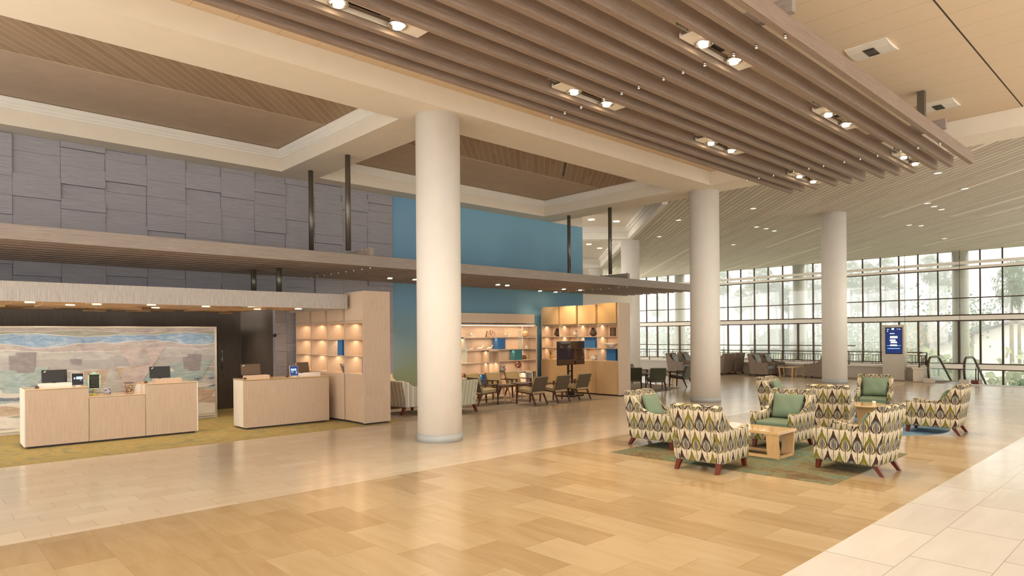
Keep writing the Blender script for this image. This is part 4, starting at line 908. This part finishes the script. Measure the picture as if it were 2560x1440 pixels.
# ------------------------------------------------------------------ leather lounge chairs
def lounge(loc, a, label, m='leather_tan', back='leather_brown', frame='walnut', group='wood framed leather chairs'):
    t = thing('lounge_chair', label, 'armchair', (loc[0], loc[1], 0), deg(a), group)
    MB().prism([(-.26, .31), (.34, .36), (.34, .45), (.30, .46), (-.22, .40)], 'y', -.26, .26).build('seat', m, t, bevel=.02, seg=3)
    b = MB().prism([(-.20, .36), (-.13, .38), (-.28, .79), (-.36, .79)], 'y', -.27, .27); b.build('backrest', m, t, bevel=.025, seg=3)
    MB().prism([(-.225, .34), (-.20, .345), (-.355, .785), (-.385, .775)], 'y', -.275, .275).build('backrest_shell', back, t, bevel=.008)
    MB().prism([(-.24, .29), (.34, .34), (.34, .36), (-.24, .315)], 'y', -.27, .27).build('seat_frame', frame, t)
    for s_ in (-1, 1):
        MB().leg((.30, s_ * .29, .56), (.33, s_ * .29, 0), .045, .032).build('leg', frame, t)
        MB().leg((-.19, s_ * .25, .34), (-.35, s_ * .26, 0), .05, .032).build('leg', frame, t)
        MB().prism([(.33, .55), (.33, .58), (-.32, .575), (-.32, .55)], 'y', s_ * .29 - .028, s_ * .29 + .028).build('armrest', frame, t, bevel=.006)
    return t
L0 = lounge((13.02, 13.12), 95, 'leather chair with its back to the camera, left of the three')
put(L0, 13.95, 13.10, 92, 'leather chair with its back to the camera, middle of the three'); put(L0, 14.97, 13.17, 92, 'leather chair with its back to the camera, right of the three')
put(L0, 12.0, 14.08, -6, 'leather chair side on, next to the green striped armchair')
put(L0, 12.80, 15.2, -88, 'tan leather chair facing the camera, left of three before the bookcase'); put(L0, 13.62, 15.2, -92, 'tan leather chair facing the camera, middle of three before the bookcase'); put(L0, 14.44, 15.2, -94, 'tan leather chair facing the camera, right of three before the bookcase')
D0 = lounge((18.98, 14.0), 40, 'dark leather chair half hidden behind the oak shelving unit, its back turned', 'leather_brown', 'leather_green', 'dark_metal', 'dark leather chairs by the window')
put(D0, 19.2, 13.2, 48, 'dark leather chair with green back, right of the oak shelving unit'); put(D0, 21.1, 13.4, 96, 'dark leather chair side on beside the middle column'); put(D0, 20.95, 15.3, -80, 'dark leather chair facing the camera behind the oak shelving unit')
def round_table(x, y, label):
    t = thing('side_table', label, 'table', (x, y, 0), 0, 'round tables in the lounge')
    MB().lathe([(.30, .49), (.36, .50), (.36, .52)], seg=36, sm=False).build('table_top', 'walnut', t)
    for k in range(5): a = 2 * PI * k / 5 + .5; MB().tube([(.17 * math.cos(a), .17 * math.sin(a), .49), (.30 * math.cos(a), .30 * math.sin(a), 0)], .022, 8, r1=.014).build('leg', 'oak', t)
    return t
rt = round_table(12.76, 14.12, 'round wooden side table between the leather chairs, left one'); put(rt, 13.66, 14.18, 20, 'round wooden side table between the leather chairs, right one')
def low_table(x, y, label, a=0):
    t = thing('low_table', label, 'table', (x, y, 0), deg(a), 'low window side tables'); MB().box(-.38, .38, -.28, .28, .42, .45).build('table_top', 'oak_top', t, bevel=.003)
    for sx in (-.3, .3):
        for sy in (-.22, .22): MB().leg((sx, sy, .42), (sx * .9, sy * .9, .03), .05, .04).build('leg', 'oak', t)
    for sx in (-.27, .27): MB().box(sx - .02, sx + .02, -.22, .22, 0, .03).build('foot_rail', 'oak', t)
    return t
lt = low_table(21.35, 14.3, 'low pale table between the dark leather chairs'); put(lt, 28.85, 12.85, 90, 'low pale table between the woven armchairs, front one'); put(lt, 30.0 - .25, 12.75, 90, 'low pale table between the woven armchairs, rear one')
# ------------------------------------------------------------------ striped armchairs
S0 = armchair('tub', 'stripe_yellow', 'stripe_yellow', 'walnut', (9.72, 15.35), deg(-82), 'yellow striped armchair by the green wall behind the near column', group='striped armchairs', w=.78)
o = on_chair(9.72, 15.35, -82, -.14, .69, .58, .46, 16, 'striped back cushion on the yellow striped armchair', 'stripe_yellow', .18, name='cushion')
armchair('tub', 'stripe_grey', 'stripe_grey', 'red_wood', (9.40, 13.97), deg(4), 'white striped armchair side on at left of the near column', group='striped armchairs', w=.78)
armchair('tub', 'stripe_green', 'stripe_yellow', 'red_wood', (10.36, 13.26), deg(96), 'green striped armchair with its back turned, right of the near column', group='striped armchairs', w=.78)
on_chair(10.36, 13.26, 96, -.15, .70, .5, .36, 16, 'pale striped cushion on the green striped armchair', 'stripe_yellow', .16, name='cushion')
# ------------------------------------------------------------------ woven armchairs by the parapet
W0 = armchair('woven', 'weave_brown', 'grey_seat', 'walnut', (28.72, 14.0), deg(-90), 'brown woven armchair side on, left of the low tables', group='woven armchairs', w=.78)
put(W0, 29.72, 14.0, -92, 'brown woven armchair behind its twin, left of the low tables'); put(W0, 28.85, 11.55, 90, 'brown woven armchair facing left beside the far column')
put(W0, 28.55, 16.0, 86, 'woven armchair with grey back turned to the camera, left of two'); put(W0, 29.55, 15.95, 86, 'woven armchair with grey back turned to the camera, right of two')
put(W0, 27.75, 17.75, -88, 'brown woven armchair left of the middle column, front one'); put(W0, 28.8, 17.75, -90, 'brown woven armchair left of the middle column, rear one')
for x, y, a, l in ((28.72, 14.0, -90, 'first woven armchair left of the tables'), (29.72, 14.0, -92, 'second woven armchair left of the tables'), (27.75, 17.75, -88, 'front woven armchair left of the middle column'), (28.8, 17.75, -90, 'rear woven armchair left of the middle column')):
    on_chair(x, y, a, -.18, .76, .46, .46, 20, 'grey blue pillow on the ' + l, 'blue_cushion')
on_chair(28.85, 11.55, 90, -.2, .8, .5, .5, 20, 'grey pillow on the woven armchair beside the far column', 'grey_seat')
# ------------------------------------------------------------------ kiosk
t = thing('information_kiosk', 'tall grey information kiosk with blue screen before the parapet', 'kiosk', (29.9, 8.92, 0))
MB().box(0, .30, -.40, .42, 0, 2.26).build('body', 'parapet_paint', t, bevel=.005); MB().box(-.012, 0, -.33, .30, 1.06, 2.16).build('screen_bezel', 'black_plastic', t)
MB().box(-.016, -.012, -.31, .28, 1.09, 2.14).build('screen', 'screen_blue', t)
b = MB(); y_ = -.02
for z, w, h, dx in ((1.92, .16, .03, .06), (1.80, .26, .09, 0), (1.66, .2, .06, .04), (1.58, .22, .07, 0), (1.45, .24, .06, .01)): b.prism([(y_ + dx - w / 2, z), (y_ + dx - w / 2 - .01, z - h), (y_ + dx + w / 2 + .02, z - h), (y_ + dx + w / 2, z)], 'x', -.0185, -.016)
b.box(-.0185, -.016, -.03, .06, 2.06, 2.13).box(-.0185, -.016, .16, .24, 2.07, 2.09).box(-.0185, -.016, -.16, -.13, 2.08, 2.10).box(-.0185, -.016, -.26, -.2, 2.07, 2.09).box(-.0185, -.016, .2, .225, 1.98, 2.03)
b.build('display_image', 'screen_white', t)
b = MB(); rnd = random.Random(4); q = -.24
while q < .2: w = rnd.uniform(.02, .05); b.box(-.0185, -.016, q, q + w, 1.275, 1.30); q += w + .01
b.box(-.0185, -.016, -.28, .25, 1.40, 1.41).build('caption', 'screen_lit', t)
# ------------------------------------------------------------------ escalator
def balustrade(y, label, w=.08):
    t = thing('escalator_balustrade', label, 'escalator', (28.95, y, 0)); sl = -math.tan(deg(30))
    def H(x): return .98 if x < 1.3 else .98 + (x - 1.3) * sl
    loop = [(-.02 + .35 * (1 - math.cos(a)) - .0, 0, .62 + .36 * math.sin(a)) for a in [i * PI / 2 / 6 for i in range(7)]]
    loop = [(.10, 0, .10), (.02, 0, .2), (-.03, 0, .35), (-.05, 0, .5)] + [(x - .03, 0, z) for x, _, z in loop] + [(.9, 0, .98), (1.2, 0, .97), (1.5, 0, .89), (8.8, 0, .89 + 7.3 * sl)]
    MB().tube(loop, .042, 8).build('handrail', 'bronze', t)
    MB().prism([(.05, .12), (.0, .5), (.35, .93), (1.2, .93), (8.6, .93 + 7.3 * sl), (8.6, .05 + 7.3 * sl), (1.2, .12)], 'y', -.006, .006).build('glass_panel', 'green_glass', t)
    MB().box(-.12, .25, -.16, .16, 0, .17).build('newel_base', 'parapet_paint', t, bevel=.01); MB().prism([(.25, 0), (.25, .17), (1.2, .2), (1.7, .0), (8.8, -4.25), (8.8, -4.6), (1.5, -.35), (.25, -.3)], 'y', -.16, .16).build('skirt', 'steel', t)
    return t
balustrade(7.42, 'left glass escalator balustrade with dark looping handrail'); balustrade(6.25, 'right glass escalator balustrade with dark looping handrail')
b = MB()
for i in range(20): b.box(28.95 + 1.3 + i * .38, 28.95 + 1.68 + i * .38 + .02, 6.41, 7.26, -.3 - i * .22, -.05 - i * .22)
tag(b.box(28.75, 30.27, 6.41, 7.26, -.28, -.0).build('escalator_steps', 'steel'), 'steel escalator steps going down between the balustrades', 'escalator')
t = thing('guard_loop', 'small dark metal guard loop beside the right escalator balustrade', 'guard rail', (29.2, 5.95, 0)); MB().tube([(0, 0, .0), (-.02, 0, .3), (.0, 0, .55), (.08, 0, .70), (.2, 0, .72), (.32, 0, .62), (.36, 0, .5), (.38, 0, 0)], .022, 8).build('rail', 'bronze', t); MB().box(-.1, .45, -.1, .1, -.02, .14).build('base', 'red_wood', t)
# ------------------------------------------------------------------ outdoors
GZ = -4.6
struct(MB().box(46, 420, -180, 330, GZ - .3, GZ - .02).build('ground', 'lawn'))
for y0, y1, x0, x1 in ((-180, 330, 84, 96),): struct(MB().box(x0, x1, y0, y1, GZ - .02, GZ).build('ground_road', 'road'))
def palm(h, seedv, fr=2.1, n=46):
    t = thing('palm_tree', '', 'palm tree', (0, 0, GZ)); rnd = random.Random(seedv)
    MB().tube([(0, 0, 0), (.1, 0, h * .5), (.0, .1, h)], .22, 8, r1=.15).build('trunk', 'trunk', t); b = MB()
    for i in range(n):
        a = i * 2.399; el = 1.35 - 2.75 * (i / n); d = Vector((math.cos(a), math.sin(a), 0)); side = Vector((-d.y, d.x, 0)); L = fr * rnd.uniform(.8, 1.05)
        st = Vector((0, .1, h)); pe = st + d * L * .55 * math.cos(el) + Vector((0, 0, L * .55 * math.sin(el)))
        b.tube([st, pe], .025, 3)
        up_ = side.cross(d); ax = (pe - st).normalized(); nn = side.cross(ax)
        for k in range(9):
            an = (k - 4) * .32; dv = (ax * math.cos(an) + side * math.sin(an)).normalized(); tip = pe + dv * L * .5 + Vector((0, 0, -L * (.14 + .05 * abs(k - 4)))); w = side * math.cos(an) * .035 - ax * math.sin(an) * .035
            mid = pe + dv * L * .3; w = w * 1.7
            b.add([pe, mid + w, tip, mid - w], [(0, 1, 2, 3)])
    b.v = [(vx, vy, h + (vz - h) * 1.35 if vz > h else h + (vz - h) * 1.2) for vx, vy, vz in b.v]
    b.build('crown', 'palm_leaf', t); return t
def leafy(h, r, seedv, m, name, n=420, trunk=True, leaf=.55, zc=None):
    t = thing(name, '', 'tree', (0, 0, GZ)); rnd = random.Random(seedv); b = MB()
    if trunk: MB().tube([(0, 0, 0), (.1, .1, h * .45), (-.2, .1, h * .8)], .3 * h / 10, 7, r1=.08).tube([(.1, .1, h * .4), (r * .5, .2, h * .75)], .14, 5, r1=.04).tube([(.1, .1, h * .45), (-r * .5, -.3, h * .7)], .14, 5, r1=.04).build('trunk', 'trunk', t)
    cl = [(rnd.uniform(-1, 1) * r * .7, rnd.uniform(-1, 1) * r * .7, h * (.70 if trunk else .5) + rnd.uniform(-1, 1) * h * (.22 if trunk else .4), r * rnd.uniform(.3, .5)) for _ in range(12)]
    for i in range(n):
        c = cl[i % len(cl)]; d = Vector((rnd.gauss(0, 1), rnd.gauss(0, 1), rnd.gauss(0, 1))).normalized() * c[3] * rnd.uniform(.5, 1.0); p = Vector(c[:3]) + d
        a = Vector((rnd.gauss(0, 1), rnd.gauss(0, 1), rnd.gauss(0, 1))).normalized() * leaf * .5; e = a.cross(Vector((rnd.gauss(0, 1), rnd.gauss(0, 1), rnd.gauss(0, 1)))).normalized() * leaf * .4
        if p.z < .1: p.z = .1
        b.add([p - a, p + e, p + a, p - e], [(0, 1, 2, 3)])
    b.build('foliage', m, t); return t
def place(bearing, dist, src_list, idx, label, group, s=1.0, rz=0, first=set()):
    """bearing measured from the hall axis at a given distance from the hall centre"""
    src = src_list[idx % len(src_list)]; az = math.radians(bearing); x, y = dist * math.cos(az), dist * math.sin(az)
    if id(src) in first: o = copy_tree(src)
    else: first.add(id(src)); o = src
    o.location = (x, y, GZ); o.rotation_euler = (0, 0, rz); o.scale = (s, s, s); o['label'] = label; o['group'] = group
    return o
PL = [palm(15.5, 1), palm(12.5, 2), palm(17, 3, 2.3)]
pal = [(34.38, 118, 1, 'small palm seen in the left window bay'), (28.93, 105, 0, 'palm beside the right edge of the middle column'), (26.79, 100, 1, 'palm behind the third mullion right of the middle column'), (26.33, 92, 2, 'tall palm in the middle window bay, left of two'), (25.59, 96, 0, 'tall palm in the middle window bay, overlapping its twin'),
       (24.83, 100, 1, 'palm just right of the twin palms'), (24.44, 112, 0, 'palm left of the middle window column'), (23.93, 120, 1, 'slim palm touching the middle window column'), (22.64, 95, 2, 'tall palm right of the middle window column'), (22.23, 112, 0, 'palm behind the tall one right of the middle window column'), (21.79, 105, 1, 'palm at the left edge of the far column'),
       (19.39, 112, 0, 'palm right of the far column, first one'), (18.98, 84, 1, 'palm right of the far column, second one'), (18.3, 88, 0, 'large palm above the kiosk, left'), (17.6, 82, 1, 'large palm above the kiosk, middle'), (17.07, 90, 2, 'large palm above the kiosk, right'), (16.49, 100, 1, 'palm right of the large kiosk palms'), (14.27, 96, 0, 'palm above the parapet end'), (13.77, 88, 1, 'palm left of the right window column'),
       (13.28, 110, 0, 'slim palm touching the right window column'), (9.43, 62, 1, 'near palm at the right edge, shorter'), (9.01, 66, 0, 'near palm at the right edge, taller'), (27.66, 125, 1, 'distant palm low behind the second mullion'), (33.82, 128, 0, 'distant palm left of the middle column')]
for i, (u, dd, k, l) in enumerate(pal): place(u, (min(dd * .25 + 95, 130) if dd > 70 else dd + 14), PL, k, l, 'palms beyond the windows', (1.0 if dd > 70 else .82) + .05 * ((i * 7) % 3 - 1), i * 1.3)
TR = [leafy(9, 4.5, 5, 'tree_leaf', 'tree', 700, leaf=.42), leafy(13, 5, 6, 'tree_leaf', 'tree', 260, leaf=.42)]
HD = [leafy(3.0, 3.4, 8, 'hedge_leaf', 'bush', 420, False, .5), leafy(2.2, 1.6, 9, 'palm_leaf', 'bush', 260, False, .6)]
for i, (u, dd, k, l) in enumerate([(35.43, 120, 0, 'round tree in the leftmost window'), (34.42, 110, 0, 'round tree right of the leftmost mullion'), (32.09, 100, 0, 'tree left of the middle column'), (25.5, 112, 0, 'tree below the twin palms'), (18.84, 100, 0, 'tree under the large palms, left'), (17.1, 110, 0, 'tree behind the kiosk top'), (16.05, 98, 0, 'broad tree between kiosk and parapet end'), (14.9, 104, 0, 'tree behind the parapet end'),
                                    (14.15, 90, 1, 'tall tree left of the right window column'), (11.73, 100, 1, 'airy tree right of the right window column'), (11.08, 104, 1, 'airy tree near the right mullion'), (19.67, 92, 0, 'tree at the right edge of the far column'), (22.52, 110, 0, 'tree low beside the middle window column')]):
    place(u, dd, TR, k, 'leafy green ' + l, 'trees beyond the windows', .8 + .08 * (i % 3), i)
for i, (u, dd, k, l) in enumerate([(34.15, 74, 0, 'leftmost, behind the railing'), (27.98, 70, 0, 'right of the middle column'), (26.11, 76, 0, 'below the twin palms'), (23.1, 74, 0, 'behind the middle window column'), (19.39, 70, 0, 'right of the far column'), (15.02, 68, 0, 'behind the parapet end'), (13.9, 60, 0, 'left of the right window column'), (11.5, 62, 0, 'behind the escalator'), (10.69, 52, 1, 'big leaved one behind the escalator'), (9.12, 50, 1, 'at the right picture edge'), (10.12, 56, 0, 'right of the escalator')]):
    place(u, dd, HD, k, 'low leafy bush beyond the windows, ' + l, 'bushes beyond the windows', 1.45 if u < 18 else 1.2, i)
def house(u, dist, w, d_, h, rh, wall, roof, label, rz=0):
    az = math.radians(u); t = thing('house', label, 'house', (dist * math.cos(az), dist * math.sin(az), GZ), rz, None)
    MB().box(-d_ / 2, d_ / 2, -w / 2, w / 2, 0, h).prism([(-w / 2, h), (w / 2, h), (0, h + rh)], 'x', -d_ / 2 + .1, d_ / 2 - .1).build('walls', wall, t)
    MB().prism([(-w / 2 - .6, h - .35), (0, h + rh + .1), (w / 2 + .6, h - .35), (w / 2 + .6, h - .1), (0, h + rh + .4), (-w / 2 - .6, h - .1)], 'x', -d_ / 2 - .5, d_ / 2 + .5).build('roof', roof, t)
    for yy in (-w * .3, 0, w * .3):
        f = MB().box(-d_ / 2 - .06, -d_ / 2, yy - .55, yy + .55, 1.4, 2.8).build('window', 'house_white', t); MB().box(-d_ / 2 - .08, -d_ / 2 - .06, yy - .42, yy + .42, 1.5, 2.7).build('pane', 'roof_brown', f)
    return t
house(10.69, 135, 9, 9, 5.0, 3.0, 'house_blue', 'house_white', 'pale blue gabled house with white eaves behind the escalator')
house(14.97, 118, 7, 7, 6.0, 2.4, 'house_yellow', 'roof_grey', 'small yellow gabled house right of the kiosk')
house(24.29, 128, 8, 9, 4.4, 2.6, 'roof_grey', 'roof_brown', 'low house with wide brown roof behind the middle window bay')
house(8.9, 104, 16, 10, 5.0, 2.6, 'house_white', 'roof_grey', 'long white house with grey roof at the right picture edge')
house(34.15, 140, 18, 10, 4.0, 2.2, 'house_white', 'roof_grey', 'white building low in the leftmost window bay')
def car(x, y, m, label):
    t = thing('parked_car', label, 'car', (x, y, GZ), 0, 'parked cars'); 
    MB().prism([(-2.2, .35), (2.2, .35), (2.2, .8), (1.3, .95), (.7, 1.45), (-1.1, 1.45), (-1.8, .95), (-2.2, .85)], 'x', -.85, .85).build('body', m, t, bevel=.06)
    MB().prism([(.62, 1.38), (1.15, .98), (-1.6, .98), (-1.05, 1.38)], 'x', -.87, .87).build('windows', 'black_plastic', t)
    for yy in (-1.4, 1.4):
        for xx in (-.87, .72): MB().add([], []).prism([(yy + .34 * math.cos(a * PI / 6), .34 + .34 * math.sin(a * PI / 6)) for a in range(12)], 'x', xx, xx + .15).build('wheel', 'tyre', t)
    return t
c1 = car(82.0, 33, 'car_white', 'white car parked on the road, behind the middle window bay'); c2 = copy_tree(c1, (83.0, 45, GZ), label='white car parked on the road left of the middle column'); 
c3 = car(83.0, 26.0, 'car_dark', 'dark car parked on the road right of the far column'); copy_tree(c3, (82, 39, GZ), label='dark car parked on the road, just left of the white one'); copy_tree(c1, (82.5, 17.5, GZ), label='white car parked on the road behind the escalator')
for i, (x, y) in enumerate(((80, 14), (80, 22), (80, 31), (80, 44))):
    t = thing('fence_panel', 'low white fence length along the road, ' + ('behind the escalator', 'behind the kiosk', 'behind the middle window bay', 'in the left window bay')[i], 'fence', (x, y, GZ), 0, 'white fence lengths'); MB().box(-.05, .05, -3.5, 3.5, .9, 1.0).box(-.05, .05, -3.5, 3.5, .45, .55).build('rails', 'house_white', t); b = MB(); [b.box(-.06, .06, -3.5 + k * 1.4 - .06, -3.5 + k * 1.4 + .06, 0, 1.15) for k in range(6)]; b.build('posts', 'house_white', t)

# thin scattering volume added outside to imitate the pale glare of overexposed daylight
hz = bpy.data.materials.new('glare_veil'); hz.use_nodes = True; n_ = hz.node_tree; n_.nodes.remove(n_.nodes['Principled BSDF'])
v_ = n_.nodes.new('ShaderNodeVolumeScatter'); v_.inputs['Density'].default_value = .009; v_.inputs['Color'].default_value = (1, .98, .95, 1); n_.links.new(v_.outputs[0], n_.nodes['Material Output'].inputs['Volume'])
class _H: mat = hz
M['glare_veil'] = _H
tag(MB().box(47, 200, -120, 220, GZ + .01, 40).build('glare_veil', 'glare_veil'), 'added pale volume imitating daylight glare beyond the tall windows', 'glare_veil', kind='stuff')
